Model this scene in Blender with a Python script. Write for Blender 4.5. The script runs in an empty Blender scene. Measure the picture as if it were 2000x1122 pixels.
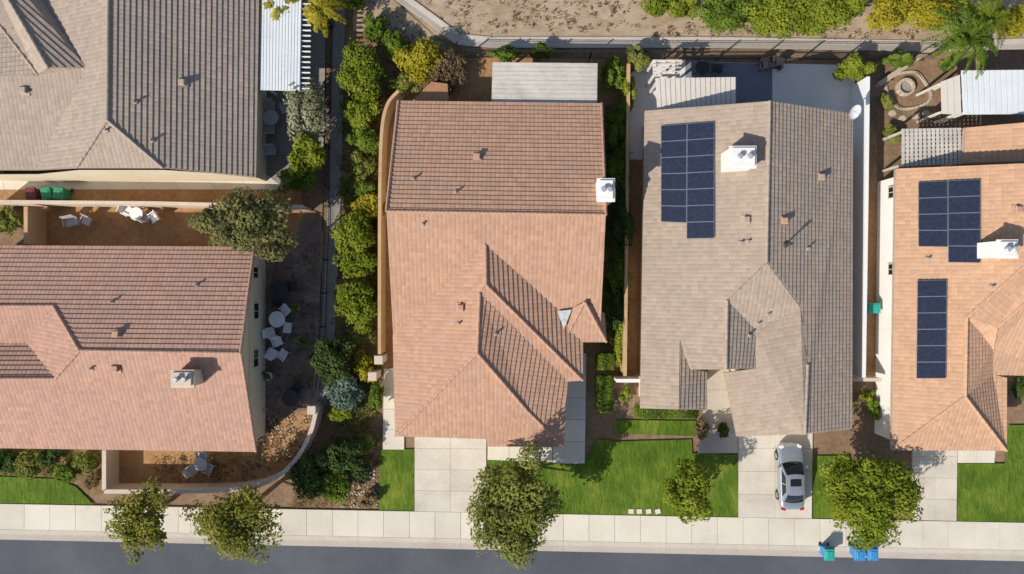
import bpy, math, random
import numpy as np
from mathutils import Vector, Matrix
from mathutils.geometry import tessellate_polygon
from mathutils.bvhtree import BVHTree
random.seed(4)
R = math.radians
H = 44.0
S = bpy.context.scene
C = S.collection
def W(px, py, z=0.0):
    k = (H - z) / H / 30.0
    return Vector(((px - 1000) * k, (561 - py) * k, z))
def RZ(z): return z if z <= 2.8 else 2.8 + (z - 2.8) * 1.2      # roof pitch

# ------------------------------------------------------------------ helpers
ORG = {}
def tag(o, label, cat, group=None, kind=None):
    if label: o['label'] = label
    if cat: o['category'] = cat
    if group: o['group'] = group
    if kind: o['kind'] = kind
    return o
def empty(name, loc, label, cat, group=None):
    o = bpy.data.objects.new(name, None); C.objects.link(o)
    o.location = loc; o.empty_display_size = .3
    ORG[o.name] = Vector(loc)
    return tag(o, label, cat, group)
class MB:
    def __init__(s): s.v = []; s.f = []; s.m = []; s.t = []; s.uv = []
    def face(s, pts, mi=0, tone=.5, uv=None):
        b = len(s.v); s.v += [Vector(p) for p in pts]
        s.f.append(list(range(b, b + len(pts)))); s.m.append(mi); s.t.append(tone)
        s.uv += (uv if uv else [(p[0], p[1]) for p in pts])
    def mesh(s, vs, fs, mi=0, tone=.5):
        b = len(s.v); s.v += [Vector(p) for p in vs]
        for f in fs:
            s.f.append([b + i for i in f]); s.m.append(mi); s.t.append(tone)
            s.uv += [(vs[i][0], vs[i][1]) for i in f]
    def box(s, c, d, rz=0, mi=0, tone=.5, M=None, taper=1.0):
        x, y, z = d[0] / 2, d[1] / 2, d[2] / 2
        vs = []
        for zz, k in ((-z, 1.0), (z, taper)):
            for (a, b) in ((-1, -1), (1, -1), (1, 1), (-1, 1)):
                vs.append(Vector((a * x * k, b * y * k, zz)))
        if M is None: M = Matrix.Rotation(rz, 3, 'Z')
        vs = [M @ v + Vector(c) for v in vs]
        s.mesh(vs, [(3, 2, 1, 0), (4, 5, 6, 7), (0, 1, 5, 4), (1, 2, 6, 5), (2, 3, 7, 6), (3, 0, 4, 7)], mi, tone)
    def prism(s, poly, z0, z1, mi=0, top=True, tone=.5):
        n = len(poly)
        a = sum(poly[i][0] * poly[(i + 1) % n][1] - poly[(i + 1) % n][0] * poly[i][1] for i in range(n))
        if a < 0: poly = poly[::-1]
        vs = [Vector((p[0], p[1], z0)) for p in poly] + [Vector((p[0], p[1], z1)) for p in poly]
        fs = [(i, (i + 1) % n, n + (i + 1) % n, n + i) for i in range(n)]
        if top: fs.append(tuple(range(n, 2 * n)))
        s.mesh(vs, fs, mi, tone)
    def tube(s, p0, p1, r0, r1=None, n=7, mi=0, cap=True):
        p0 = Vector(p0); p1 = Vector(p1); r1 = r0 if r1 is None else r1
        d = (p1 - p0)
        if d.length < 1e-6: return
        d.normalize()
        a = d.orthogonal().normalized(); b = d.cross(a)
        vs = []
        for p, r in ((p0, r0), (p1, r1)):
            for i in range(n):
                t = 2 * math.pi * i / n
                vs.append(p + a * math.cos(t) * r + b * math.sin(t) * r)
        fs = [(i, (i + 1) % n, n + (i + 1) % n, n + i) for i in range(n)]
        if cap: fs += [tuple(range(n - 1, -1, -1)), tuple(range(n, 2 * n))]
        s.mesh(vs, fs, mi)
    def build(s, name, mats, parent=None, smooth=False, origin=None):
        if not isinstance(mats, (list, tuple)): mats = [mats]
        if parent is not None: org = ORG[parent.name]
        elif origin is not None: org = Vector(origin)
        else:
            xs = [v.x for v in s.v]; ys = [v.y for v in s.v]; zs = [v.z for v in s.v]
            org = Vector(((min(xs) + max(xs)) / 2, (min(ys) + max(ys)) / 2, min(zs)))
        me = bpy.data.meshes.new(name)
        me.from_pydata([v - org for v in s.v], [], s.f)
        for m in mats: me.materials.append(m)
        me.polygons.foreach_set('material_index', s.m)
        if smooth: me.polygons.foreach_set('use_smooth', [True] * len(s.f))
        at = me.attributes.new('tone', 'FLOAT', 'FACE'); at.data.foreach_set('value', s.t)
        uvl = me.uv_layers.new(name='UVMap')
        uvl.data.foreach_set('uv', [c for p in s.uv for c in p])
        me.update()
        o = bpy.data.objects.new(name, me); C.objects.link(o)
        if parent is not None: o.parent = parent
        else: o.location = org
        ORG[o.name] = org
        return o

# ------------------------------------------------------------------ materials
def nodes(name):
    m = bpy.data.materials.new(name); m.use_nodes = True
    nt = m.node_tree; nt.nodes.clear()
    out = nt.nodes.new('ShaderNodeOutputMaterial')
    p = nt.nodes.new('ShaderNodeBsdfPrincipled')
    nt.links.new(p.outputs[0], out.inputs[0])
    return m, nt, p
def N(nt, t, **kw):
    n = nt.nodes.new(t)
    for k, v in kw.items(): setattr(n, k, v)
    return n
def ramp(nt, cols, pos=None):
    r = nt.nodes.new('ShaderNodeValToRGB'); e = r.color_ramp.elements
    pos = pos or [i / (len(cols) - 1) for i in range(len(cols))]
    while len(e) < len(cols): e.new(.5)
    for i, (c, q) in enumerate(zip(cols, pos)):
        e[i].position = q; e[i].color = (*c, 1)
    return r
def math_n(nt, op, a, b=None):
    n = N(nt, 'ShaderNodeMath', operation=op)
    for i, x in enumerate((a, b)):
        if x is None: continue
        if isinstance(x, (int, float)): n.inputs[i].default_value = x
        else: nt.links.new(x, n.inputs[i])
    return n.outputs[0]
def mixc(nt, fac, a, b, mode='MIX'):
    n = N(nt, 'ShaderNodeMix', data_type='RGBA', blend_type=mode)
    for sck, x in ((n.inputs[0], fac), (n.inputs[6], a), (n.inputs[7], b)):
        if isinstance(x, (int, float)): sck.default_value = x
        elif isinstance(x, tuple): sck.default_value = (*x, 1)
        else: nt.links.new(x, sck)
    return n.outputs[2]
def noise(nt, vec, scale, detail=4, rough=.6, dist=0):
    n = N(nt, 'ShaderNodeTexNoise'); n.inputs['Scale'].default_value = scale
    n.inputs['Detail'].default_value = detail; n.inputs['Roughness'].default_value = rough
    n.inputs['Distortion'].default_value = dist
    if vec is not None: nt.links.new(vec, n.inputs['Vector'])
    return n.outputs[0]
def mat_ground(name, cols, s1=.35, s2=6, rough=.9, bump=.3, stretch=None, pos=None, mixw=.5, tone=0.0, bd=.05):
    m, nt, p = nodes(name)
    g = N(nt, 'ShaderNodeNewGeometry').outputs['Position']
    vec = g
    if stretch:
        mp = N(nt, 'ShaderNodeMapping'); mp.inputs['Rotation'].default_value = (0, 0, stretch[2]); mp.inputs['Scale'].default_value = (stretch[0], stretch[1], 1)
        nt.links.new(g, mp.inputs[0]); vec = mp.outputs[0]
    a = noise(nt, g, s1, 5, .65); b = noise(nt, vec, s2, 5, .7)
    f = math_n(nt, 'ADD', math_n(nt, 'MULTIPLY', a, 1 - mixw), math_n(nt, 'MULTIPLY', b, mixw))
    r = ramp(nt, cols, pos or [.3 + .4 * i / (len(cols) - 1) for i in range(len(cols))])
    nt.links.new(f, r.inputs[0]); col = r.outputs[0]
    if tone:
        at = N(nt, 'ShaderNodeAttribute', attribute_name='tone')
        t = math_n(nt, 'ADD', math_n(nt, 'MULTIPLY', at.outputs['Fac'], tone), 1 - tone / 2)
        cm = N(nt, 'ShaderNodeCombineColor')
        for i in range(3): nt.links.new(t, cm.inputs[i])
        col = mixc(nt, 1.0, col, cm.outputs[0], 'MULTIPLY')
    nt.links.new(col, p.inputs['Base Color']); p.inputs['Roughness'].default_value = rough
    p.inputs['Specular IOR Level'].default_value = .2
    if bump:
        bn = N(nt, 'ShaderNodeBump'); bn.inputs['Strength'].default_value = bump; bn.inputs['Distance'].default_value = bd
        nt.links.new(b, bn.inputs['Height']); nt.links.new(bn.outputs[0], p.inputs['Normal'])
    return m
def mat_plain(name, col, rough=.6, var=.15, scale=4, metal=0, spec=.4, coat=0):
    m, nt, p = nodes(name)
    g = N(nt, 'ShaderNodeTexCoord').outputs['Object']
    a = noise(nt, g, scale, 4)
    c2 = tuple(max(0, c * (1 - var)) for c in col); c3 = tuple(min(1, c * (1 + var)) for c in col)
    r = ramp(nt, [c2, c3], [.3, .7]); nt.links.new(a, r.inputs[0])
    nt.links.new(r.outputs[0], p.inputs['Base Color'])
    p.inputs['Roughness'].default_value = rough; p.inputs['Metallic'].default_value = metal
    p.inputs['Specular IOR Level'].default_value = spec
    if coat: p.inputs['Coat Weight'].default_value = coat
    return m
ROW = .30; TW = .25
def mat_roof(name, b, stain, var=.11, bumpd=.018):
    a = tuple(c * (1 - var) for c in b); c = tuple(x * (1 + var) for x in b)
    m, nt, p = nodes(name)
    uv = N(nt, 'ShaderNodeUVMap', uv_map='UVMap').outputs[0]
    sp = N(nt, 'ShaderNodeSeparateXYZ'); nt.links.new(uv, sp.inputs[0])
    us = math_n(nt, 'DIVIDE', sp.outputs[0], TW); vs = math_n(nt, 'DIVIDE', sp.outputs[1], ROW)
    cx = N(nt, 'ShaderNodeCombineXYZ')
    nt.links.new(math_n(nt, 'FLOOR', us), cx.inputs[0]); nt.links.new(math_n(nt, 'FLOOR', math_n(nt, 'ADD', vs, .001)), cx.inputs[1])
    wn = N(nt, 'ShaderNodeTexWhiteNoise', noise_dimensions='2D'); nt.links.new(cx.outputs[0], wn.inputs['Vector'])
    r = ramp(nt, [a, b, c], [0, .5, 1]); nt.links.new(wn.outputs['Value'], r.inputs[0])
    g = N(nt, 'ShaderNodeNewGeometry').outputs['Position']
    big = noise(nt, g, .45, 5, .65)
    rb = ramp(nt, [(0, 0, 0), (1, 1, 1)], [.4, .75]); nt.links.new(big, rb.inputs[0])
    f = math_n(nt, 'MULTIPLY', rb.outputs[0], .7)
    col = mixc(nt, f, r.outputs[0], stain)
    fine = noise(nt, g, 12, 3, .7)
    rf = ramp(nt, [(.86, .86, .86), (1.1, 1.1, 1.1)], [.3, .7]); nt.links.new(fine, rf.inputs[0])
    col = mixc(nt, 1.0, col, rf.outputs[0], 'MULTIPLY')
    nt.links.new(col, p.inputs['Base Color']); p.inputs['Roughness'].default_value = .9
    p.inputs['Specular IOR Level'].default_value = .15
    w = math_n(nt, 'ABSOLUTE', math_n(nt, 'SINE', math_n(nt, 'MULTIPLY', us, math.pi)))
    hgt = math_n(nt, 'ADD', w, math_n(nt, 'MULTIPLY', fine, .4))
    bn = N(nt, 'ShaderNodeBump'); bn.inputs['Strength'].default_value = .6; bn.inputs['Distance'].default_value = bumpd
    nt.links.new(hgt, bn.inputs['Height']); nt.links.new(bn.outputs[0], p.inputs['Normal'])
    return m
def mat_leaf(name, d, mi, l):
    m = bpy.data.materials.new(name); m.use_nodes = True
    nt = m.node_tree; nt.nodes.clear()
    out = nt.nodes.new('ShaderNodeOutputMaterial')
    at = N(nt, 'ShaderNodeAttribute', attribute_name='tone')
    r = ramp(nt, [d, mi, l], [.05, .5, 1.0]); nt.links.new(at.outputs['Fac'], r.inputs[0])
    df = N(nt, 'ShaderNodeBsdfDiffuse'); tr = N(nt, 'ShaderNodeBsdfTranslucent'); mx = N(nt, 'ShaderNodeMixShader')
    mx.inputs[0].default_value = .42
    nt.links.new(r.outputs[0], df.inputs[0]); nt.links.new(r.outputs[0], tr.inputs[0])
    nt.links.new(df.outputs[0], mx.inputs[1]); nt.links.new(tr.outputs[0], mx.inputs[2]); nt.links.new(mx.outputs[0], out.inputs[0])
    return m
LEAF = {
 'lime': mat_leaf('lime_leaves', (.085, .125, .015), (.20, .255, .028), (.40, .42, .06)),
 'yellow': mat_leaf('yellow_leaves', (.13, .12, .015), (.34, .30, .028), (.56, .48, .065)),
 'green': mat_leaf('green_leaves', (.05, .09, .016), (.14, .21, .03), (.27, .36, .06)),
 'dark': mat_leaf('dark_leaves', (.028, .052, .018), (.075, .12, .034), (.16, .22, .075)),
 'olive': mat_leaf('olive_leaves', (.09, .105, .024), (.22, .24, .055), (.38, .38, .11)),
 'greygreen': mat_leaf('grey_green_leaves', (.08, .085, .032), (.20, .20, .075), (.34, .32, .13)),
 'brown': mat_leaf('dry_leaves', (.09, .063, .032), (.21, .155, .08), (.36, .27, .14)),
 'blue': mat_leaf('blue_grey_leaves', (.06, .085, .06), (.17, .24, .18), (.33, .42, .36)),
 'flower': mat_leaf('flowering_leaves', (.10, .12, .05), (.27, .28, .15), (.62, .57, .46)),
 'autumn': mat_leaf('rust_tinged_leaves', (.09, .11, .02), (.215, .24, .045), (.40, .335, .075)),
}
M = dict(
 dirt=mat_ground('dirt', [(.13, .085, .05), (.24, .155, .095), (.36, .25, .16)], .5, 3.5, bump=.5),
 tan=mat_ground('tan_dirt', [(.22, .155, .10), (.40, .30, .205), (.54, .42, .31)], .3, 2.5, bump=.8, stretch=(.35, 1, 0)),
 orange=mat_ground('orange_dirt', [(.23, .115, .05), (.37, .205, .095), (.50, .31, .165)], .6, 4, bump=.5),
 mulch=mat_ground('mulch', [(.09, .062, .032), (.22, .14, .07), (.37, .24, .12)], .6, 5, bump=.7),
 brownpave=mat_ground('rough_brown_ground', [(.10, .07, .055), (.20, .15, .12), (.35, .27, .22)], .9, 4, bump=.6),
 conc=mat_ground('concrete', [(.56, .50, .41), (.67, .61, .51), (.74, .68, .58)], .35, 7, bump=.15, tone=.13, mixw=.35),
 drive=mat_ground('driveway_concrete', [(.48, .42, .345), (.61, .55, .46), (.70, .64, .55)], .45, 6, bump=.15, tone=.08, mixw=.35),
 kerb=mat_ground('kerb_concrete', [(.46, .40, .34), (.57, .51, .43), (.64, .58, .50)], .5, 6, bump=.2),
 gutter=mat_ground('gutter_concrete', [(.38, .33, .28), (.48, .42, .36), (.55, .49, .43)], .5, 6, bump=.2),
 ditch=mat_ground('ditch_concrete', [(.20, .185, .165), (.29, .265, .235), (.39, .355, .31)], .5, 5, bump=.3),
 patio=mat_ground('pale_patio', [(.64, .60, .55), (.74, .70, .65), (.79, .76, .71)], .5, 6, bump=.1),
 darkpatio=mat_ground('grey_blue_paving', [(.15, .16, .19), (.20, .21, .25), (.26, .27, .31)], .5, 6, bump=.1),
 asphalt=mat_ground('asphalt', [(.068, .072, .086), (.098, .103, .122), (.138, .143, .16)], .18, 11, bump=.2, mixw=.4),
 lawn=mat_ground('lawn_grass', [(.034, .074, .007), (.100, .168, .014), (.26, .285, .045)], .42, 5.0, bump=1.0, stretch=(1, .3, .5), mixw=.42, bd=.12),
 cream=mat_ground('cream_stucco', [(.62, .53, .38), (.70, .61, .45), (.75, .66, .51)], .5, 8, bump=.1),
 white=mat_ground('white_stucco', [(.70, .67, .63), (.79, .77, .73), (.83, .82, .79)], .6, 9, bump=.1),
 tanwall=mat_ground('tan_block', [(.40, .25, .13), (.52, .34, .19), (.62, .44, .27)], .8, 7, bump=.2),
 pinkwall=mat_ground('pale_tan_block', [(.50, .40, .31), (.61, .50, .40), (.68, .58, .48)], .8, 7, bump=.2),
 creamrib=mat_ground('cream_ribbed_metal', [(.58, .52, .45), (.66, .60, .53), (.71, .66, .59)], .8, 5, bump=.1),
 aluminium=mat_ground('pale_blue_grey_metal', [(.60, .63, .65), (.69, .72, .74), (.74, .77, .79)], .7, 5, bump=.1),
 rib=mat_plain('rib_shade_metal', (.50, .53, .56), .5, .08),
 vinyl=mat_plain('white_vinyl', (.82, .82, .82), .4, .03),
 whitepaint=mat_plain('white_paint', (.80, .79, .78), .5, .05),
 oldwood=mat_ground('weathered_white_wood', [(.38, .35, .31), (.54, .50, .45), (.70, .66, .60)], .7, 5, bump=.2, stretch=(.4, 3, 0)),
 iron=mat_plain('dark_iron', (.02, .02, .022), .5),
 bark=mat_ground('bark', [(.06, .045, .03), (.13, .10, .07), (.2, .16, .12)], 2, 14, bump=.8),
 terra=mat_plain('terracotta_metal', (.46, .28, .19), .7, .12),
 taupevent=mat_plain('taupe_vent_metal', (.40, .31, .245), .7, .12),
 greyvent=mat_plain('grey_vent_metal', (.34, .28, .24), .6, .2),
 darkvent=mat_plain('dark_vent', (.06, .05, .045), .6),
 flash=mat_plain('flashing_metal', (.46, .49, .50), .45, .2, metal=.3),
 fascia=mat_plain('fascia_paint', (.42, .32, .25), .7),
 shed=mat_ground('rust_boards', [(.28, .13, .06), (.40, .20, .105), (.48, .27, .15)], .8, 5, bump=.3, stretch=(3, .4, 0)),
 glass=mat_plain('window_glass', (.015, .02, .025), .08, .2, spec=.6),
 cell=mat_plain('solar_cells', (.022, .028, .052), .25, .3, 6, spec=.4),
 frame=mat_plain('panel_frame', (.20, .22, .27), .4, .1, metal=.3),
 silver=mat_plain('silver_car_paint', (.38, .42, .47), .25, .03, metal=.5, coat=.7),
 carglass=mat_plain('car_glass', (.012, .014, .018), .05, .1, spec=.7),
 rubber=mat_plain('tyre_rubber', (.02, .02, .02), .9),
 rim=mat_plain('rim_alloy', (.45, .45, .46), .35, .05, metal=.8),
 red=mat_plain('tail_lamp_red', (.4, .02, .02), .3),
 lamp=mat_plain('head_lamp_clear', (.7, .72, .75), .15),
 bluebin=mat_plain('blue_plastic', (.05, .25, .55), .5), greenbin=mat_plain('green_plastic', (.03, .27, .14), .5),
 tealbin=mat_plain('teal_plastic', (.03, .34, .28), .5), maroonbin=mat_plain('maroon_plastic', (.16, .03, .04), .5),
 darkplastic=mat_plain('dark_plastic', (.035, .035, .04), .5),
 stone=mat_ground('garden_stone', [(.34, .27, .20), (.48, .40, .31), (.6, .52, .42)], 1, 9, bump=.4),
 cushion=mat_plain('grey_cushion', (.42, .42, .44), .9),
)
RC = mat_roof('terracotta_tiles', (.495, .295, .20), (.44, .285, .21))
RB = mat_roof('rose_brown_tiles', (.475, .285, .21), (.42, .275, .22))
RD = mat_roof('grey_brown_tiles', (.405, .32, .25), (.35, .285, .235))
RA = mat_roof('taupe_tiles', (.41, .33, .265), (.36, .295, .245))
RE = mat_roof('orange_tiles', (.555, .34, .215), (.51, .335, .23))

# ------------------------------------------------------------------ ground setting
def sheet(name, px, z, m):
    mb = MB(); p = [W(*q) for q in px]
    p = [Vector((q.x, q.y, z)) for q in p]
    a = sum(p[i].x * p[(i + 1) % len(p)].y - p[(i + 1) % len(p)].x * p[i].y for i in range(len(p)))
    if a < 0: p = p[::-1]
    for t in tessellate_polygon([p]):
        q = [p[i] for i in t]
        if (q[1] - q[0]).cross(q[2] - q[0]).z < 0: q = q[::-1]
        mb.face(q)
    o = mb.build(name, m); o['kind'] = 'structure'; return o
def slabs(name, q, nx, ny, z, m, gap=.02, under=None):
    a, b, c, d = [W(*p) for p in q]
    mb = MB()
    def P(u, v): return (a * (1 - u) + b * u) * (1 - v) + (d * (1 - u) + c * u) * v
    gu = gap / max((b - a).length, .1); gv = gap / max((d - a).length, .1)
    for i in range(nx):
        for j in range(ny):
            u0, u1, v0, v1 = i / nx + gu / 2, (i + 1) / nx - gu / 2, j / ny + gv / 2, (j + 1) / ny - gv / 2
            pts = [P(u0, v1), P(u1, v1), P(u1, v0), P(u0, v0)]
            mb.prism([(p.x, p.y) for p in pts], 0, z, tone=random.random())
    o = mb.build(name, m); o['kind'] = 'structure'; return o
mb = MB(); mb.face([(-400, -400, 0), (400, -400, 0), (400, 400, 0), (-400, 400, 0)])
g = mb.build('ground', M['dirt']); g['kind'] = 'structure'
x0, x1 = -700, 2700
def yl(b, s): return lambda x: b + s * x
ys0, ys1, yk, yg = yl(983, .0185), yl(1033, .0205), yl(1041, .0208), yl(1054, .0212)
sheet('road', [(x0, yg(x0)), (x1, yg(x1)), (x1, 1380), (x0, 1380)], .012, M['asphalt'])
slabs('sidewalk', [(x0, ys0(x0)), (x1, ys0(x1)), (x1, ys1(x1)), (x0, ys1(x0))], 68, 1, .13, M['conc'], .022)
slabs('kerb', [(x0, ys1(x0)), (x1, ys1(x1)), (x1, yk(x1)), (x0, yk(x0))], 17, 1, .125, M['kerb'], .01)
slabs('gutter', [(x0, yk(x0)), (x1, yk(x1)), (x1, yg(x1)), (x0, yg(x0))], 17, 1, .025, M['gutter'], .01)
sheet('hill', [(668, -500), (2700, -500), (2700, 110), (1830, 96), (1300, 92), (905, 92), (850, 70), (770, -5), (690, -60)], .012, M['tan'])
sheet('planting_bed', [(668, -60), (765, -5), (850, 70), (905, 95), (950, 112), (870, 175), (780, 180), (742, 260), (742, 700), (748, 1000), (560, 1000), (610, 900), (640, 770), (662, 430)], .016, M['mulch'])
sheet('dry_bank', [(690, -40), (765, -2), (845, 68), (880, 100), (800, 110), (740, 70), (690, 60)], .020, M['tan'])
sheet('rear_bed', [(880, 112), (1225, 112), (1225, 212), (780, 212), (790, 185), (870, 178)], .020, M['orange'])
sheet('side_path', [(744, 190), (790, 190), (790, 720), (744, 720)], .024, M['orange'])
sheet('shaded_bed', [(1165, 205), (1226, 205), (1222, 742), (1140, 742)], .024, M['mulch'])
sheet('side_yard', [(1224, 310), (1275, 310), (1275, 745), (1222, 745)], .028, M['orange'])
sheet('rear_patio', [(1230, 118), (1668, 128), (1672, 300), (1262, 300), (1262, 312), (1230, 312)], .032, M['patio'])
sheet('paving', [(1338, 121), (1508, 125), (1508, 215), (1440, 215), (1338, 215)], .037, M['darkpatio'])
sheet('side_yard', [(1650, 150), (1730, 290), (1725, 745), (1650, 745)], .024, M['orange'])
sheet('garden_soil', [(1712, 165), (1790, 115), (2100, 115), (2100, 360), (1712, 360)], .028, M['dirt'])
sheet('paved_yard', [(480, 440), (632, 430), (632, 780), (600, 850), (480, 850)], .020, M['brownpave'])
sheet('dry_yard', [(205, 840), (480, 840), (600, 800), (610, 850), (575, 900), (520, 940), (460, 958), (205, 962)], .024, M['orange'])
sheet('dirt_strip', [(-60, 368), (590, 368), (590, 402), (-60, 396)], .020, M['orange'])
sheet('side_yard', [(60, 402), (600, 404), (560, 500), (60, 500)], .022, M['orange'])
slabs('walkway', [(-60, 340), (520, 340), (560, 371), (-60, 371)], 9, 1, .05, M['conc'], .02)
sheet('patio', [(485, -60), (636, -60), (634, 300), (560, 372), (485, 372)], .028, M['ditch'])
sheet('front_bed', [(-60, 860), (205, 860), (205, 962), (180, 970), (120, 940), (-60, 930)], .020, M['mulch'])
sheet('lawn', [(-60, 928), (110, 935), (150, 950), (185, 985), (-60, 981)], .10, M['lawn'])
sheet('lawn', [(744, 879), (809, 877), (809, 997), (740, 996)], .10, M['lawn'])
sheet('lawn', [(951, 890), (1140, 905), (1165, 858), (1205, 862), (1350, 858), (1352, 885), (1441, 888), (1441, 1009), (951, 1000)], .10, M['lawn'])
sheet('lawn', [(1200, 820), (1358, 822), (1358, 852), (1198, 846)], .10, M['lawn'])
sheet('lawn', [(1587, 890), (1660, 890), (1660, 1013), (1586, 1011)], .10, M['lawn'])
sheet('lawn', [(1868, 905), (1960, 905), (1968, 830), (2160, 830), (2160, 1022), (1868, 1017)], .10, M['lawn'])
slabs('driveway', [(810, 835), (950, 835), (950, 1001), (810, 998)], 2, 4, .12, M['drive'], .014)
slabs('driveway', [(1441, 830), (1586, 830), (1584, 1012), (1441, 1010)], 2, 4, .12, M['drive'], .014)
slabs('driveway', [(1780, 850), (1868, 850), (1866, 1017), (1782, 1015)], 2, 4, .12, M['drive'], .014)
slabs('walkway', [(1080, 690), (1145, 690), (1142, 905), (1080, 905)], 1, 5, .11, M['conc'], .02)
slabs('walkway', [(952, 860), (1079, 860), (1079, 902), (952, 898)], 3, 1, .105, M['conc'], .02)
slabs('walkway', [(750, 720), (790, 720), (790, 878), (748, 878)], 1, 4, .105, M['conc'], .02)
slabs('walkway', [(1382, 720), (1440, 720), (1440, 885), (1362, 885)], 1, 4, .11, M['gutter'], .015)
slabs('walkway', [(1869, 860), (1945, 860), (1940, 904), (1869, 904)], 2, 1, .105, M['conc'], .02)
def strip(name, px, w, z, m, lip=True):
    pts = [W(*q) for q in px]; mb = MB()
    for a, b in zip(pts, pts[1:]):
        d = (b - a).normalized(); n = Vector((-d.y, d.x, 0)); a = a - d * .02; b = b + d * .02
        for (o0, o1, z0, z1) in ((-w, -w * .8, z + .05, z + .05), (-w * .8, 0, z + .05, z), (0, w * .8, z, z + .05), (w * .8, w, z + .05, z + .05)):
            q = [a + n * o0 + Vector((0, 0, z0)), b + n * o0 + Vector((0, 0, z0)), b + n * o1 + Vector((0, 0, z1)), a + n * o1 + Vector((0, 0, z1))]
            if (q[1] - q[0]).cross(q[2] - q[0]).z < 0: q = q[::-1]
            mb.face(q)
    o = mb.build(name, m); o['kind'] = 'structure'; return o
strip('drainage_channel', [(664, -60), (658, 200), (652, 430), (640, 700), (626, 790)], .42, .03, M['ditch'])
strip('drainage_channel', [(760, -20), (830, 30), (895, 78), (960, 84), (1400, 84), (1830, 92), (2100, 84)], .36, .05, M['gutter'])

# ------------------------------------------------------------------ houses
def clip(poly, d0, sign):
    out = []
    for i in range(len(poly)):
        a, b = poly[i], poly[(i + 1) % len(poly)]
        da, db = sign * (a[2] - d0), sign * (b[2] - d0)
        if da >= -1e-7: out.append(a)
        if (da > 1e-7 and db < -1e-7) or (da < -1e-7 and db > 1e-7):
            t = da / (da - db); out.append((a[0].lerp(b[0], t), a[1] + (b[1] - a[1]) * t, d0))
    return out
STEP = .055
def roof_face(mb, pts, tris_out):
    n = Vector((0, 0, 0))
    for i in range(len(pts)):
        a, b = pts[i], pts[(i + 1) % len(pts)]
        n += Vector(((a.y - b.y) * (a.z + b.z), (a.z - b.z) * (a.x + b.x), (a.x - b.x) * (a.y + b.y)))
    n.normalize()
    if n.z < 0: n = -n
    up = Vector((-n.x, -n.y, 0))
    up = (up - n * up.dot(n)).normalized() if up.length > 1e-3 else Vector((0, 1, 0))
    ua = up.cross(n)
    v0 = min(p.dot(up) for p in pts)
    for t in tessellate_polygon([pts]):
        tri = [(pts[i].copy(), pts[i].dot(ua), pts[i].dot(up) - v0) for i in t]
        tris_out.append([p[0] for p in tri])
        k0 = int(min(p[2] for p in tri) / ROW); k1 = int(max(p[2] for p in tri) / ROW)
        for k in range(k0, k1 + 1):
            q = clip(clip(tri, k * ROW, 1), (k + 1) * ROW, -1)
            if len(q) < 3: continue
            P = []
            for (p, u, v) in q:
                fr = (v - k * ROW) / ROW
                P.append((p + n * (STEP * (1 - fr)), u, v, fr, p))
            fp = [p[0] for p in P]
            nn = Vector((0, 0, 0))
            for i in range(1, len(fp) - 1): nn += (fp[i] - fp[0]).cross(fp[i + 1] - fp[0])
            if nn.length < 1e-7: continue
            uv = [(p[1], k * ROW + .02 + p[3] * (ROW - .04)) for p in P]
            if nn.z < 0: fp = fp[::-1]; uv = uv[::-1]
            mb.face(fp, 0, .5, uv)
            for i in range(len(P)):
                a, b = P[i], P[(i + 1) % len(P)]
                if a[3] < .001 and b[3] < .001 and (a[0] - b[0]).length > .01:
                    lo = Vector((0, 0, -.05)) if k == 0 else Vector((0, 0, 0))
                    mb.face([a[0], b[0], b[4] + lo, a[4] + lo], 0, .5, [(a[1], k * ROW + .05), (b[1], k * ROW + .05), (b[1], k * ROW + .03), (a[1], k * ROW + .03)])
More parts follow.
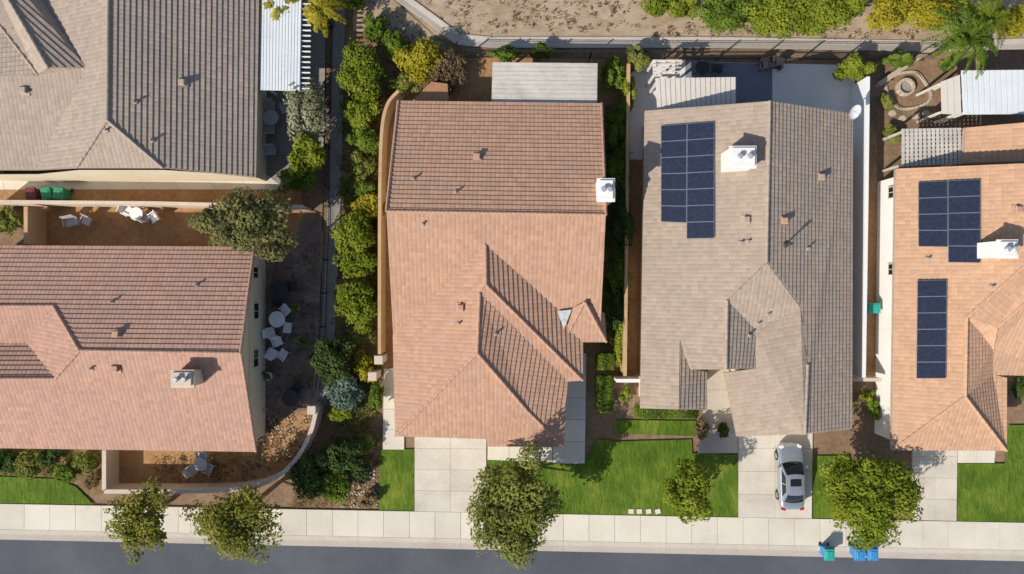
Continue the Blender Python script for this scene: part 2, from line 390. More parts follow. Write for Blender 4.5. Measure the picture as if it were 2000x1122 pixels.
class House:
    def __init__(s, name, label, loc, verts, faces, rm, wall_m, foot, ridges, cap_m):
        s.root = empty(name, loc, label, 'house', 'tiled houses along the street')
        V = {k: W(v[0], v[1], RZ(v[2])) for k, v in verts.items()}; s.V = V
        tris = []; mb = MB()
        for f in faces: roof_face(mb, [V[k] for k in f.split()], tris)
        s.roof = mb.build('roof', rm, s.root)
        vs = [p for t in tris for p in t]
        s.bvh = BVHTree.FromPolygons(vs, [(3 * i, 3 * i + 1, 3 * i + 2) for i in range(len(tris))])
        cnt = {}
        for f in faces:
            ks = f.split()
            for a, b in zip(ks, ks[1:] + ks[:1]): cnt.setdefault(frozenset((a, b)), []).append((a, b))
        mb = MB()
        for e in cnt.values():
            if len(e) == 1:
                a, b = V[e[0][0]], V[e[0][1]]
                d = Vector((0, 0, -.24)); u = Vector((0, 0, -.004))
                mb.face([a + u, b + u, b + d, a + d])
        mb.build('fascia', M['fascia'], s.root)
        for r in (ridges.split(',') if ridges else []):
            mb = MB()
            a, b = [V[k] for k in r.split()]
            L = (b - a).length; n = max(1, int(L / .4))
            for i in range(n):
                p, q = a.lerp(b, i / n), a.lerp(b, (i + 1.06) / n)
                mb.tube(p + Vector((0, 0, .03)), q + Vector((0, 0, .03)), .095, .08, 8)
            mb.build('ridge_cap', cap_m, s.roof)
        mb = MB(); mb.prism([W(x, y, 2.8)[:2] for (x, y) in foot], 0, 2.75, top=False)
        s.wallmb = mb; s.wm = wall_m
    def walls(s): s.wall = s.wallmb.build('wall', s.wm, s.root)
    def hit(s, px, py):
        o = Vector((0, 0, H)); d = (W(px, py) - o).normalized()
        loc, nrm, i, dist = s.bvh.ray_cast(o, d)
        if loc is None: return None, None
        if nrm.z < 0: nrm = -nrm
        return loc, nrm
    def vent(s, px, py, kind='pipe'):
        p, n = s.hit(px, py)
        if p is None: print('NOHIT', px, py); return
        mb = MB()
        if kind == 'pipe':
            mb.tube(p - Vector((0, 0, .05)), p + Vector((0, 0, .26)), .05, .045, 8); mb.tube(p + n * .06, p + n * .12, .14, .08, 8)
            mb.tube(p + Vector((0, 0, .24)), p + Vector((0, 0, .31)), .075, .06, 8)
            mb.build('vent_pipe', M['greyvent'], s.roof)
        elif kind == 'tall':
            mb.tube(p - Vector((0, 0, .05)), p + Vector((0, 0, .8)), .06, .06, 8); mb.tube(p + n * .06, p + n * .14, .2, .1, 8)
            mb.tube(p + Vector((0, 0, .76)), p + Vector((0, 0, .9)), .11, .09, 8)
            mb.build('vent_pipe', M['darkvent'], s.roof)
        else:
            dz = Vector((-n.x, -n.y, 0)); rz = math.atan2(dz.y, dz.x) if dz.length > .01 else 0
            mb.box(p + Vector((0, 0, .10)), (.30, .30, .28), rz); mb.box(p + Vector((0, 0, .265)), (.39, .39, .05), rz, taper=.75)
            mb.box(p + n * .07, (.52, .50, .03), M=n.to_track_quat('Z', 'Y').to_matrix())
            mb.build('roof_vent', M['terra' if kind == 'terra' else 'taupevent'], s.roof)
    def chimney(s, px, py, w, d, h, m, ztop=None):
        p, n = s.hit(px, py)
        zt = (p.z + h) if ztop is None else ztop
        zb = 0.0 if p is None else p.z
        if ztop is not None: zb = .6
        c = W(px, py, zt); mb = MB()
        mb.box((c.x, c.y, (zt + zb - .6) / 2), (w, d, zt - zb + .6))
        mb.box((c.x, c.y, zt + .05), (w + .16, d + .16, .11))
        mb.box((c.x, c.y, zt + .16), (w - .1, d - .1, .11))
        ch = mb.build('chimney', m, s.roof)
        for dx in (-.2, .2):
            mb = MB()
            mb.tube((c.x + dx * w, c.y, zt + .2), (c.x + dx * w, c.y, zt + .45), .12, .12, 10)
            mb.tube((c.x + dx * w, c.y, zt + .449), (c.x + dx * w, c.y, zt + .52), .17, .12, 10)
            mb.build('chimney_flue', M['flash'], s.roof)
    def solar(s, quads):
        arr = None
        for (q, n) in quads:
            P = []
            for (x, y) in q: P.append(s.hit(x, y))
            nrm = P[0][1]; a, b, c, d = [p[0] + nrm * .17 for p in P]
            if arr is None:
                mb = MB()
                for t in (.2, .5, .8):
                    mb.tube(a.lerp(b, t) - nrm * .06, d.lerp(c, t) - nrm * .06, .025, n=6)
                arr = mb.build('solar_array', M['frame'], s.root)
            for i in range(n):
                t0, t1 = i / n, (i + 1) / n
                A, B, Cc, D = a.lerp(d, t0), b.lerp(c, t0), b.lerp(c, t1), a.lerp(d, t1)
                ctr = (A + B + Cc + D) / 4
                mb = MB()
                def sh(p, k): return ctr + (p - ctr) * k
                o = [sh(p, .995) for p in (A, B, Cc, D)]
                x = (B - A).normalized(); y = (D - A).normalized(); f = .02
                inn = [o[0] + x * f + y * f, o[1] - x * f + y * f, o[2] - x * f - y * f, o[3] + x * f - y * f]
                mb.face([p - nrm * .002 for p in inn][::-1], 0)
                for j in range(4):
                    k = (j + 1) % 4
                    mb.face([o[k], o[j], inn[j], inn[k]], 1)
                    mb.face([o[j], o[k], o[k] - nrm * .045, o[j] - nrm * .045], 1)
                mb.build('solar_panel', [M['cell'], M['frame']], arr)
def window(parent, c, n, w, h, fm=None):
    c = Vector(c); n = Vector(n).normalized(); t = Vector((0, 0, 1)).cross(n); up = Vector((0, 0, 1))
    mb = MB(); rot = Matrix((t, n, up)).transposed()
    for (du, dv, a, b) in ((0, h / 2, w + .08, .05), (0, -h / 2, w + .08, .05), (-w / 2, 0, .05, h), (w / 2, 0, .05, h), (0, 0, .035, h)):
        mb.box(c + t * du + up * dv + n * .03, (a, .06, b), M=rot)
    f = mb.build('window', M['cream'], parent)
    mb = MB(); mb.box(c + n * .02, (w - .04, .03, h - .04), M=rot); mb.build('pane', M['glass'], f)
def garage(parent, x0, x1, y, m):
    mb = MB()
    for i in range(4):
        for j in range(4):
            w = (x1 - x0) / 4
            mb.box((x0 + w * (i + .5), y - .03, .33 + j * .55), (w - .06, .04, .50))
    mb.box(((x0 + x1) / 2, y - .012, 1.15), (x1 - x0, .02, 2.2))
    mb.build('garage_door', m, parent)

# house A (upper left)
A = House('tiled_house', 'taupe tiled house with cream wall in the upper left corner', W(250, 100, 0),
 dict(a0=(213, -150, 5.56), a1=(508, -150, 2.8), a2=(500, 347, 2.8), a3=(318, 328, 4.61), a4=(210, 235, 5.56), a5=(150, 328, 4.63),
      a6=(70, 332, 3.47), a7=(168, 133, 4.9), a8=(-10, -150, 2.7), a9=(-60, 332, 3.47), b1=(-60, 147, 4.7), b2=(75, 147, 4.75), b3=(95, 133, 5.35),
      b4=(-70, -150, 4.0), b5=(-60, -28, 4.0)),
 ['a0 a1 a2 a3 a4', 'a4 a3 a5', 'a0 a4 a5 a6 a7 a8', 'a7 a6 a9 b1 b2 b3', 'b4 a8 a7 b3', 'b4 b3 b2 b5', 'b5 b2 b1'],
 RA, M['cream'], [(-60, -150), (488, -150), (488, 341), (-60, 341)], 'a0 a4,a4 a3,a4 a5,b4 b3,b5 b2', RA)
yw = 6.78
xs = [W(488, 340, 2.8).x, A.V['a3'].x, A.V['a5'].x, A.V['a6'].x, W(-60, 340, 2.8).x]
A.wallmb.face([(xs[0], yw, 2.7), (xs[0], yw, 2.85), (xs[1], yw, RZ(4.5)), (xs[2], yw, RZ(4.5)), (xs[3], yw, RZ(3.3)), (xs[4], yw, RZ(3.2)), (xs[4], yw, 2.7)])
A.walls()
for v in [(358, 163, 'taupe'), (265, 200), (298, 275), (210, 255), (50, 178, 'taupe')]: A.vent(*v)

# house B (left)
B = House('tiled_house', 'rose brown tiled house on the left with a cream gable wall facing the furnished yard', W(250, 680, 0),
 dict(n0=(-60, 480, 2.8), n1=(497, 483, 2.8), r1=(470, 690, 5.1), r0=(156, 685, 5.1), h0=(105, 598, 4.15), h1=(-60, 598, 4.15),
      d0=(52, 670, 3.5), d1=(-60, 670, 3.5), e0=(108, 740, 4.45), e1=(-60, 740, 4.45), s1=(500, 882, 2.8), s0=(-60, 874, 2.8)),
 ['n0 n1 r1 r0 h0 h1', 'h1 h0 d0 d1', 'h0 r0 e0 d0', 'd1 d0 e0 e1', 'r0 r1 s1 s0 e1 e0'],
 RB, M['cream'], [(-60, 492), (486, 495), (486, 868), (-60, 865)], 'r0 r1,h0 r0,h1 h0,r0 e0,e1 e0,n1 r1,r1 s1', RB)
xg = W(486, 495, 2.8).x
B.wallmb.face([(xg, 2.2, 2.7), (xg, 2.2, 2.85), (xg, -3.71, RZ(5.0)), (xg, -9.6, 2.85), (xg, -9.6, 2.7)])
B.walls()
for (y, z, w) in ((-1.5, 1.7, 1.0), (-4.45, 1.75, 1.1), (.9, 1.8, .7)): window(B.wall, (xg, y, z), (1, 0, 0), w, .8)
for v in [(230, 652, 'terra'), (385, 557), (220, 590), (228, 720, 'terra'), (180, 720)]: B.vent(*v)
B.chimney(358, 740, 1.15, .85, 1.25, M['pinkwall'])

# house C (centre)
Cc = House('tiled_house', 'central terracotta tiled house with overlapping front hip roofs and a wide concrete driveway', W(970, 520, 0),
 dict(n0=(778, 198, 2.8), n1=(1175, 203, 2.8), r0=(755, 413, 5.3), r1=(1183, 420, 5.3), w0=(768, 655, 2.8), f0=(948, 478, 4.8), v1=(1090, 605, 3.3),
      v2=(1138, 660, 2.8), e1=(1172, 655, 2.8), fb=(949, 556, 4.85), fc=(937, 573, 4.70), f1=(932, 690, 4.70), c0=(772, 852, 2.8),
      k0=(950, 857, 2.8), k1=(1030, 803, 3.40), q0=(952, 872, 2.62), q1=(1101, 873, 2.75), j0=(1108, 745, 2.8), j1=(1138, 743, 2.8),
      p0=(1142, 590, 3.75), p1=(1100, 668, 2.8), p2=(1184, 668, 2.8), p3=(1180, 612, 2.85), p4=(1114, 604, 3.4)),
 ['n0 n1 r1 r0', 'r0 r1 e1 v2 v1 f0 w0', 'f0 fb fc f1 c0 w0', 'f0 v1 v2 j1 fb', 'fb j1 j0 fc', 'fc j0 q1 k1 f1', 'f1 k1 k0 c0', 'k1 q1 q0 k0', 'p0 p1 p2', 'p0 p2 p3', 'p0 p4 p1'],
 RC, M['cream'], [(792, 214), (1160, 216), (1158, 650), (1125, 655), (1122, 728), (1092, 732), (1088, 856), (960, 856), (960, 842), (786, 842)],
 'r0 r1,f0 fb,fb j1,fc f1,f1 c0,f1 k1,k1 q1,p0 p1,p0 p2,n0 r0,r1 n1', RC)
Cc.walls()
a = [Cc.hit(1088, 608), Cc.hit(1116, 605), Cc.hit(1101, 643)]
mb = MB(); mb.face([p[0] + Vector((0, 0, .16)) for p in a][::-1]); mb.build('flashing', M['flash'], Cc.roof)
for v in [(932, 307, 'terra'), (890, 376), (808, 350), (826, 438), (900, 601, 'terra'), (896, 632), (968, 652, 'pipe')]: Cc.vent(*v)
Cc.chimney(1183, 372, .85, 1.15, 0, M['white'], ztop=6.2)
garage(Cc.root, W(815, 0, 2.8).x * 1.0, W(940, 0, 2.8).x, W(0, 842, 2.8).y, M['whitepaint'])

# house D
D = House('tiled_house', 'grey brown tiled house with solar panels, silver car parked on its driveway', W(1460, 520, 0),
 dict(l0=(1260, 217, 2.8), t=(1503, 198, 5.3), x0=(1665, 222, 2.8), x1=(1663, 838, 2.8), w1=(1572, 848, 4.2), w2=(1577, 712, 4.2), w3=(1563, 601, 4.35),
      rr=(1497, 513, 5.3), d0=(1420, 587, 4.53), d1=(1418, 722, 4.53), d2=(1475, 720, 3.55), d3=(1475, 645, 3.75), g0=(1415, 728, 2.9), g1=(1440, 853, 2.8),
      m0=(1328, 665, 3.58), m1=(1350, 722, 3.3), m2=(1380, 726, 2.8), m3=(1380, 801, 2.8), m4=(1326, 800, 3.58), l1=(1251, 798, 2.8), m5=(1350, 722, 3.8)),
 ['t x0 x1 w1 w2 w3 rr', 'rr w3 d3 d0', 'w3 w2 w1 g1 g0 d2 d3', 'd0 d3 d2 d1', 'm0 m1 m2 m3 m4', 'l0 l1 m4 m0 m5 d1 d0 rr t'],
 RD, M['cream'], [(1272, 228), (1652, 232), (1648, 838), (1462, 838), (1450, 740), (1440, 708), (1362, 708), (1362, 790), (1264, 788)],
 't rr,w2 w1,d0 d1', RD)
D.walls()
for v in [(1530, 432, 'terra'), (1456, 430, 'taupe'), (1446, 474), (1460, 472), (1533, 478, 'tall'), (1576, 486), (1602, 347, 'taupe'), (1462, 655, 'pipe'), (1480, 632), (1499, 614)]: D.vent(*v)
D.chimney(1450, 308, 1.35, 1.1, 1.2, M['white'])
D.solar([(((1292, 247), (1343, 243), (1342, 436), (1292, 434)), 6), (((1343, 243), (1396, 239), (1396, 466), (1342, 467)), 7)])
garage(D.root, W(1470, 0, 2.8).x, W(1565, 0, 2.8).x, W(0, 838, 2.8).y, M['whitepaint'])
p, n = D.hit(1655, 226)
dish = empty('satellite_dish', p, 'round white satellite dish on the top right corner of the grey brown roof', 'satellite dish')
mb = MB(); c = p + Vector((.1, .1, .55)); ax = Vector((.35, -.5, .75)).normalized(); qm = ax.to_track_quat('Z', 'Y').to_matrix()
rings = [(0.0, 0), (.2, .02), (.36, .07), (.45, .12)]
vs = []; fs = []
for r, z in rings:
    for i in range(14):
        t = 2 * math.pi * i / 14; vs.append(c + qm @ Vector((r * math.cos(t), r * math.sin(t), z)))
for k in range(3):
    for i in range(14): fs.append((k * 14 + i, k * 14 + (i + 1) % 14, (k + 1) * 14 + (i + 1) % 14, (k + 1) * 14 + i))
mb.mesh(vs, fs); mb.build('reflector', M['whitepaint'], dish, True)
mb = MB(); mb.tube(p - Vector((0, 0, .1)), c, .03); mb.build('mast', M['greyvent'], dish)
mb = MB(); mb.tube(c, c + ax * .5, .015); mb.box(c + ax * .5, (.08, .08, .12)); mb.build('feed_arm', M['greyvent'], dish)

# house E
E = House('tiled_house', 'orange tiled house with two solar arrays and a white side wall at the right edge', W(1880, 600, 0),
 dict(a=(1750, 330, 2.8), b=(1742, 879, 2.8), c=(1885, 775, 4.09), d=(1888, 620, 4.09), e=(2090, 440, 5.8), f=(2090, 316, 5.8), g=(1938, 680, 3.3), h=(1938, 732, 2.8),
      i=(2090, 735, 2.8), j=(1965, 738, 2.8), k=(1965, 880, 2.8), u0=(1885, 250, 2.8), u1=(2090, 232, 4.6), u2=(2090, 312, 4.6), u3=(1881, 319, 2.8), g2=(1946, 640, 4.1), e2=(2090, 520, 5.6)),
 ['a b c d e f', 'd c k j h g', 'c b k', 'd g g2 e2 e', 'g h i e2 g2', 'u0 u3 u2 u1'],
 RE, M['white'], [(1762, 342), (2090, 342), (2090, 722), (1950, 725), (1952, 866), (1756, 866)], 'd c,c b,c k,d e,g2 e2,g g2', RE)
E.walls()
xe = W(1760, 0, 2.8).x
for y in (5.9, 1.1): window(E.wall, (xe - .02, y, 1.8), (-1, 0, 0), .7, .6)
for v in [(1810, 505), (1935, 560, 'pipe'), (1985, 410, 'terra')]: E.vent(*v)
E.chimney(1966, 487, 1.0, .9, 1.2, M['white'])
E.solar([(((1793, 357), (1850, 354), (1850, 483), (1793, 482)), 4), (((1851, 354), (1914, 351), (1914, 514), (1851, 513)), 5)])
E.solar([(((1791, 548), (1849, 547), (1847, 739), (1789, 739)), 6)])
garage(E.root, W(1795, 0, 2.8).x, W(1890, 0, 2.8).x, W(0, 866, 2.8).y, M['whitepaint'])

# ------------------------------------------------------------------ walls and fences
def wallpath(name, px, h, m, label, cat, th=.2, capm=None):
    pts = [W(x, y, h) for (x, y) in px]; mb = MB(); cap = MB()
    n = len(pts); L = []; Rr = []; L2 = []; R2 = []
    for i in range(n):
        d = ((pts[min(i + 1, n - 1)] - pts[max(i - 1, 0)])); d.z = 0; d.normalize()
        nn = Vector((-d.y, d.x, 0)); p = Vector((pts[i].x, pts[i].y, 0))
        L.append(p + nn * th / 2); Rr.append(p - nn * th / 2); L2.append(p + nn * (th / 2 + .03)); R2.append(p - nn * (th / 2 + .03))
    for i in range(n - 1):
        for (B, l, r, z0, z1) in ((mb, L, Rr, 0, h - .07), (cap, L2, R2, h - .07, h)):
            up = Vector((0, 0, z1)); lo = Vector((0, 0, z0))
            B.face([r[i] + up, r[i + 1] + up, l[i + 1] + up, l[i] + up]); B.face([l[i] + lo, l[i] + up, l[i + 1] + up, l[i + 1] + lo]); B.face([r[i] + lo, r[i + 1] + lo, r[i + 1] + up, r[i] + up])
    for i in (0, n - 1):
        for (B, l, r, z0, z1) in ((mb, L, Rr, 0, h - .07), (cap, L2, R2, h - .07, h)):
            up = Vector((0, 0, z1)); lo = Vector((0, 0, z0)); B.face([l[i] + lo, r[i] + lo, r[i] + up, l[i] + up])
    e = empty(name, Vector((pts[0].x, pts[0].y, 0)), label, cat, 'yard walls and fences')
    mb.build('wall_face', m, e); cap.build('coping', capm or m, e)
    return e
def smooth_path(px, n=6):
    out = []
    P = [px[0]] + px + [px[-1]]
    for i in range(1, len(P) - 2):
        for k in range(n):
            t = k / n; a, b, c, d = P[i - 1], P[i], P[i + 1], P[i + 2]
            out.append(tuple(.5 * (2 * b[j] + (c[j] - a[j]) * t + (2 * a[j] - 5 * b[j] + 4 * c[j] - d[j]) * t * t + (3 * b[j] - a[j] - 3 * c[j] + d[j]) * t ** 3) for j in (0, 1)))
    out.append(px[-1]); return out
wallpath('garden_wall', [(-40, 394), (300, 397), (592, 404)], 1.8, M['pinkwall'], 'long straight pale wall between the taupe and the rose brown houses', 'wall', .16)
wallpath('garden_wall', [(50, 404), (50, 476)], 1.8, M['tanwall'], 'short tan wall joining the long pale wall to the rose brown roof', 'wall', .18)
wallpath('garden_wall', [(203, 880), (203, 958)], 1.5, M['pinkwall'], 'short tan wall on the left side of the dry front yard', 'wall', .2)
wallpath('garden_wall', [(203, 960.5)] + smooth_path([(330, 961), (460, 957), (530, 938), (578, 897), (606, 845), (618, 797)]), 1.5, M['pinkwall'], 'low curved tan wall around the dry front yard and its corner', 'wall', .2)
wallpath('garden_wall', smooth_path([(778, 178), (757, 203), (746, 250), (742, 350), (741, 520), (741, 692)]), 1.8, M['tanwall'], 'orange tan wall curving along the left side of the central house', 'wall', .14)
wallpath('garden_wall', [(1228, 125), (1225, 400), (1221, 735)], 1.7, M['tanwall'], 'straight tan wall in the shade between the central and the grey brown house', 'wall', .14)
wallpath('garden_wall', [(1204, 744), (1252, 744)], 1.7, M['white'], 'short white gate wall at the front left corner of the grey brown house', 'wall', .16)
wallpath('vinyl_fence', [(1696, 150), (1693, 400), (1688, 738)], 1.9, M['vinyl'], 'tall white fence running along the right side of the grey brown house', 'fence', .14)
wallpath('garden_wall', [(1666, 742), (1722, 742)], 1.6, M['pinkwall'], 'short cream gate wall between the grey brown and orange houses', 'wall', .16)
wallpath('retaining_wall', [(1718, 165), (1760, 135), (1825, 92)], .5, M['stone'], 'low diagonal stone kerb at the top of the fire pit garden', 'wall', .25)
for (x, y, lab) in ((740, 703, 'tan block gate pillar at the lower end of the curved orange tan wall'), (728, 735, 'tan block pillar below the gate pillar beside the planting strip'), (609, 801, 'tan pillar ending the low curved wall')):
    c = W(x, y, 1.6); mb = MB(); mb.box((c.x, c.y, .8), (.45, .45, 1.6)); mb.box((c.x, c.y, 1.65), (.58, .58, .1), taper=.85)
    tag(mb.build('gate_pillar', M['pinkwall']), lab, 'pillar')
def iron_fence(px, h, label):
    pts = [W(x, y, h) for (x, y) in px]
    for p in pts: p.z = 0
    e = empty('iron_fence', pts[0], label, 'fence', 'yard walls and fences')
    rail = MB(); pk = MB()
    for a, b in zip(pts, pts[1:]):
        L = (b - a).length; d = (b - a).normalized()
        for z in (.15, h - .15, h - .01): rail.tube(a + Vector((0, 0, z)), b + Vector((0, 0, z)), .022, n=5)
        for i in range(int(L / .16)): pk.tube(a + d * (i * .16) + Vector((0, 0, .1)), a + d * (i * .16) + Vector((0, 0, h)), .011, n=4)
        k = max(1, round(L / 2.4))
        for i in range(k):
            q = a.lerp(b, i / k); pm = MB(); pm.box(q + Vector((0, 0, h / 2 + .03)), (.08, .08, h + .06), math.atan2(d.y, d.x)); pm.build('post', M['iron'], e)
    rail.build('rail', M['iron'], e); pk.build('picket_panel', M['iron'], e)
iron_fence([(905, 98), (1240, 100), (1500, 101), (1830, 104)], 1.5, 'long dark iron fence along the top of the back yards')
iron_fence([(640, -40), (634, 200), (630, 440), (624, 640), (612, 770)], 1.5, 'dark iron fence beside the drainage channel right of the left houses')

# ------------------------------------------------------------------ patio covers
def cover(name, label, q, z, along, n, m, fill=1.0, solid=False, cross=0):
    P = [W(x, y, z) for (x, y) in q]; a, b, c, d = P
    ctr = (a + b + c + d) / 4
    e = empty(name, Vector((ctr.x, ctr.y, 0)), label, 'patio cover', 'patio covers behind the houses')
    def Q(u, v): return (a * (1 - u) + b * u) * (1 - v) + (d * (1 - u) + c * u) * v
    sl = MB()
    def bar(u0, u1, v0, v1, z0, z1, mi=0):
        pts = [Q(u0, v1), Q(u1, v1), Q(u1, v0), Q(u0, v0)]
        sl.prism([(p.x, p.y) for p in pts], z0, z1, mi)
    for i in range(n):
        t0, t1 = i / n, (i + fill) / n
        if along == 'x': bar(0, 1, t0, t1, z - .05, z)
        else: bar(t0, t1, 0, 1, z - .05, z)
        if solid:
            if along == 'x': bar(0, 1, t1, (i + 1) / n, z - .09, z - .045, 1)
            else: bar(t1, (i + 1) / n, 0, 1, z - .09, z - .045, 1)
    if cross:
        for i in range(cross):
            t0 = i / cross
            if along == 'x': bar(t0, t0 + .35 / cross, 0, 1, z - .1, z - .055)
            else: bar(0, 1, t0, t0 + .35 / cross, z - .1, z - .055)
    sl.build('slat_roof' if not solid else 'panel_roof', [m, M['rib']], e)
    for (p, r) in ((Q(.02, .06), Q(.98, .06)), (Q(.02, .94), Q(.98, .94))):
        bm_ = MB()
        dv = (r - p); bm_.box((p + r) / 2 - Vector((0, 0, .2)), (dv.length, .12, .18), math.atan2(dv.y, dv.x))
        bm_.build('beam', m, e)
    for (u, v) in ((.04, .06), (.96, .06), (.96, .94), (.04, .94)):
        p = Q(u, v); pm = MB(); pm.box((p.x, p.y, (z - .29) / 2), (.13, .13, z - .29)); pm.build('post', m, e)
    return e, Q
e, Q = cover('patio_cover', 'pale blue grey ribbed patio cover on the right side of the taupe house', [(511, -50), (590, -50), (586, 178), (508, 176)], 2.7, 'y', 13, M['aluminium'], .82, True)
for i in range(22):
    mb = MB()
    p = Q(.9, i / 22 + .02); mb.box(p + Vector((.30, 0, -.16)), (1.0, .06, .12))
    mb.build('rafter_tail', M['whitepaint'], e)
cover('patio_cover', 'weathered white plank patio cover behind the central terracotta house', [(962, 122), (1167, 124), (1166, 202), (960, 200)], 2.55, 'x', 9, M['oldwood'], .94, cross=6)
cover('patio_cover', 'wide cream ribbed patio cover at the back of the grey brown house', [(1280, 153), (1438, 151), (1438, 214), (1284, 216)], 2.8, 'y', 16, M['creamrib'], .84, True)
cover('patio_cover', 'large pale ribbed patio cover in the upper right corner behind the orange house', [(1878, 138), (2080, 136), (2080, 222), (1882, 224)], 2.7, 'y', 18, M['aluminium'], .82, True)
cover('patio_cover', 'narrow beige patio cover panel left of the large pale ribbed cover', [(1838, 160), (1876, 146), (1879, 225), (1840, 222)], 2.6, 'y', 3, M['creamrib'], .9, True)
cover('pergola', 'open lattice pergola against the back of the orange house', [(1762, 252), (1880, 250), (1881, 320), (1762, 326)], 2.5, 'y', 14, M['oldwood'], .6, cross=9)
cover('pergola', 'thin white open pergola frame in the back corner of the pale patio', [(1275, 117), (1332, 117), (1330, 146), (1276, 148)], 2.4, 'x', 4, M['creamrib'], .2, cross=3)
e = empty('lean_to', W(840, 185, 0), 'small rust coloured lean-to roof above the top left corner of the central roof', 'lean-to')
q = [W(803, 200, 1.9), W(876, 198, 1.9), W(874, 164, 1.75), W(842, 160, 1.75)]
mb = MB(); mb.face(q); dn = Vector((0, 0, -.08)); mb.face([p + dn for p in q][::-1])
for i in range(4): mb.face([q[i] + dn, q[(i + 1) % 4] + dn, q[(i + 1) % 4], q[i]])
mb.build('board_roof', M['shed'], e)
for p in q[2:]:
    mb = MB(); mb.box((p.x * .995, p.y - .1, .8), (.09, .09, 1.6)); mb.build('post', M['shed'], e)

# ------------------------------------------------------------------ foliage
def leaf_mesh(name, rad, nclump, nleaf, L, seed, mat, cz, shape='round', clr=(.24, .42), up=.75, lobe=1.0):
    rng = np.random.default_rng(seed)
    def rdir(n, upb):
        v = rng.normal(size=(n, 3)); v /= np.linalg.norm(v, axis=1)[:, None]
        flip = (v[:, 2] < 0) & (rng.random(n) < upb); v[flip, 2] *= -1
        return v
    if shape == 'box':
        pos = rng.uniform(-1, 1, (nleaf, 3)); ax = rng.integers(0, 5, nleaf)
        s = np.where(rng.random(nleaf) < .5, -1, 1)
        pos[ax == 0, 0] = s[ax == 0]; pos[ax == 1, 1] = s[ax == 1]; pos[ax >= 2, 2] = 1
        pos += rng.normal(scale=.05, size=pos.shape); ld = pos / np.linalg.norm(pos, axis=1)[:, None]
        tone = .45 + .2 * np.sin(pos[:, 0] * 5 + seed) + rng.uniform(-.25, .25, nleaf)
    else:
        d = rdir(nclump, up); ang = np.arctan2(d[:, 1], d[:, 0]); ph = rng.uniform(0, 6.28, 4)
        lob = 1 + lobe * (.15 * np.sin(2 * ang + ph[0]) + .12 * np.sin(3 * ang + ph[1]) + .09 * np.sin(5 * ang + ph[2]))
        cc = d * (rng.uniform(.25, .80, nclump) * lob)[:, None]
        cr = rng.uniform(clr[0], clr[1], nclump); ct = rng.uniform(0, 1, nclump)
        w = cr ** 2; idx = rng.choice(nclump, nleaf, p=w / w.sum())
        ld = rdir(nleaf, .7)
        pos = cc[idx] + ld * (cr[idx] * rng.uniform(.6, 1.05, nleaf))[:, None]
        r2 = np.percentile(np.hypot(pos[:, 0], pos[:, 1]), 98); pos[:, :2] /= r2
        st = rng.random(nleaf) < .03; pos[st] *= rng.uniform(1.04, 1.13, (st.sum(), 1))
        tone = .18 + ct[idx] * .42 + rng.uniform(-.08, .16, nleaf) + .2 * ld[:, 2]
    pos = pos * np.array(rad) + np.array([0, 0, cz])
    nr = ld * .8 + rng.normal(size=(nleaf, 3)) * .28 + np.array([-.16, -.13, .45]); nr /= np.linalg.norm(nr, axis=1)[:, None]
    t = np.cross(nr, rng.normal(size=(nleaf, 3))); t /= np.linalg.norm(t, axis=1)[:, None] + 1e-9
    b = np.cross(nr, t)
    s = (L * rng.uniform(.55, 1.4, nleaf))[:, None]
    v = np.stack([pos - t * s * .6, pos + b * s * .38, pos + t * s * .6, pos - b * s * .38], 1).reshape(-1, 3)
    return raw_mesh(name, v, tone, mat)
def raw_mesh(name, v, tone, mat):
    n = len(v) // 4
    me = bpy.data.meshes.new(name); me.vertices.add(4 * n); me.loops.add(4 * n); me.polygons.add(n)
    me.vertices.foreach_set('co', np.asarray(v, dtype=np.float32).ravel())
    me.loops.foreach_set('vertex_index', np.arange(4 * n, dtype=np.int32))
    me.polygons.foreach_set('loop_start', np.arange(0, 4 * n, 4, dtype=np.int32)); me.polygons.foreach_set('loop_total', np.full(n, 4, dtype=np.int32))
    at = me.attributes.new('tone', 'FLOAT', 'FACE'); at.data.foreach_set('value', np.clip(tone, 0, 1).astype(np.float32))
    me.materials.append(mat); me.update(); me.validate()
    return me
def addmesh(name, me, parent):
    o = bpy.data.objects.new(name, me); C.objects.link(o); o.parent = parent; ORG[o.name] = ORG[parent.name]; return o
SEED = [10]
def plant(name, px, py, rx, ry, h, style, label, cat='shrub', shape='round', dens=1.0, L=.15, group=None):
    SEED[0] += 1; rng = random.Random(SEED[0])
    zc = h * .52; c = W(px, py, zc); k = (H - zc) / H / 30
    ax, ay = rx * k, ry * k
    if shape == 'round': ax *= 1.06; ay *= 1.06
    e = empty(name, Vector((c.x, c.y, 0)), label, cat, group)
    area = 4 * ax * ay + 2 * (ax + ay) * h
    n = int(min(9000, max(300, area * 240 * dens)))
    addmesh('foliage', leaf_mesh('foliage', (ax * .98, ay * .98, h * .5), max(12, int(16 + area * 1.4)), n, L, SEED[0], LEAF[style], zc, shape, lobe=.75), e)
    mb = MB()
    for i in range(4):
        t = rng.uniform(0, 6.28); mb.tube(e.location + Vector((.04 * math.cos(t), .04 * math.sin(t), 0)), e.location + Vector((ax * .5 * math.cos(t), ay * .5 * math.sin(t), h * .6)), .04, .015, 5)
    mb.build('stem', M['bark'], e)
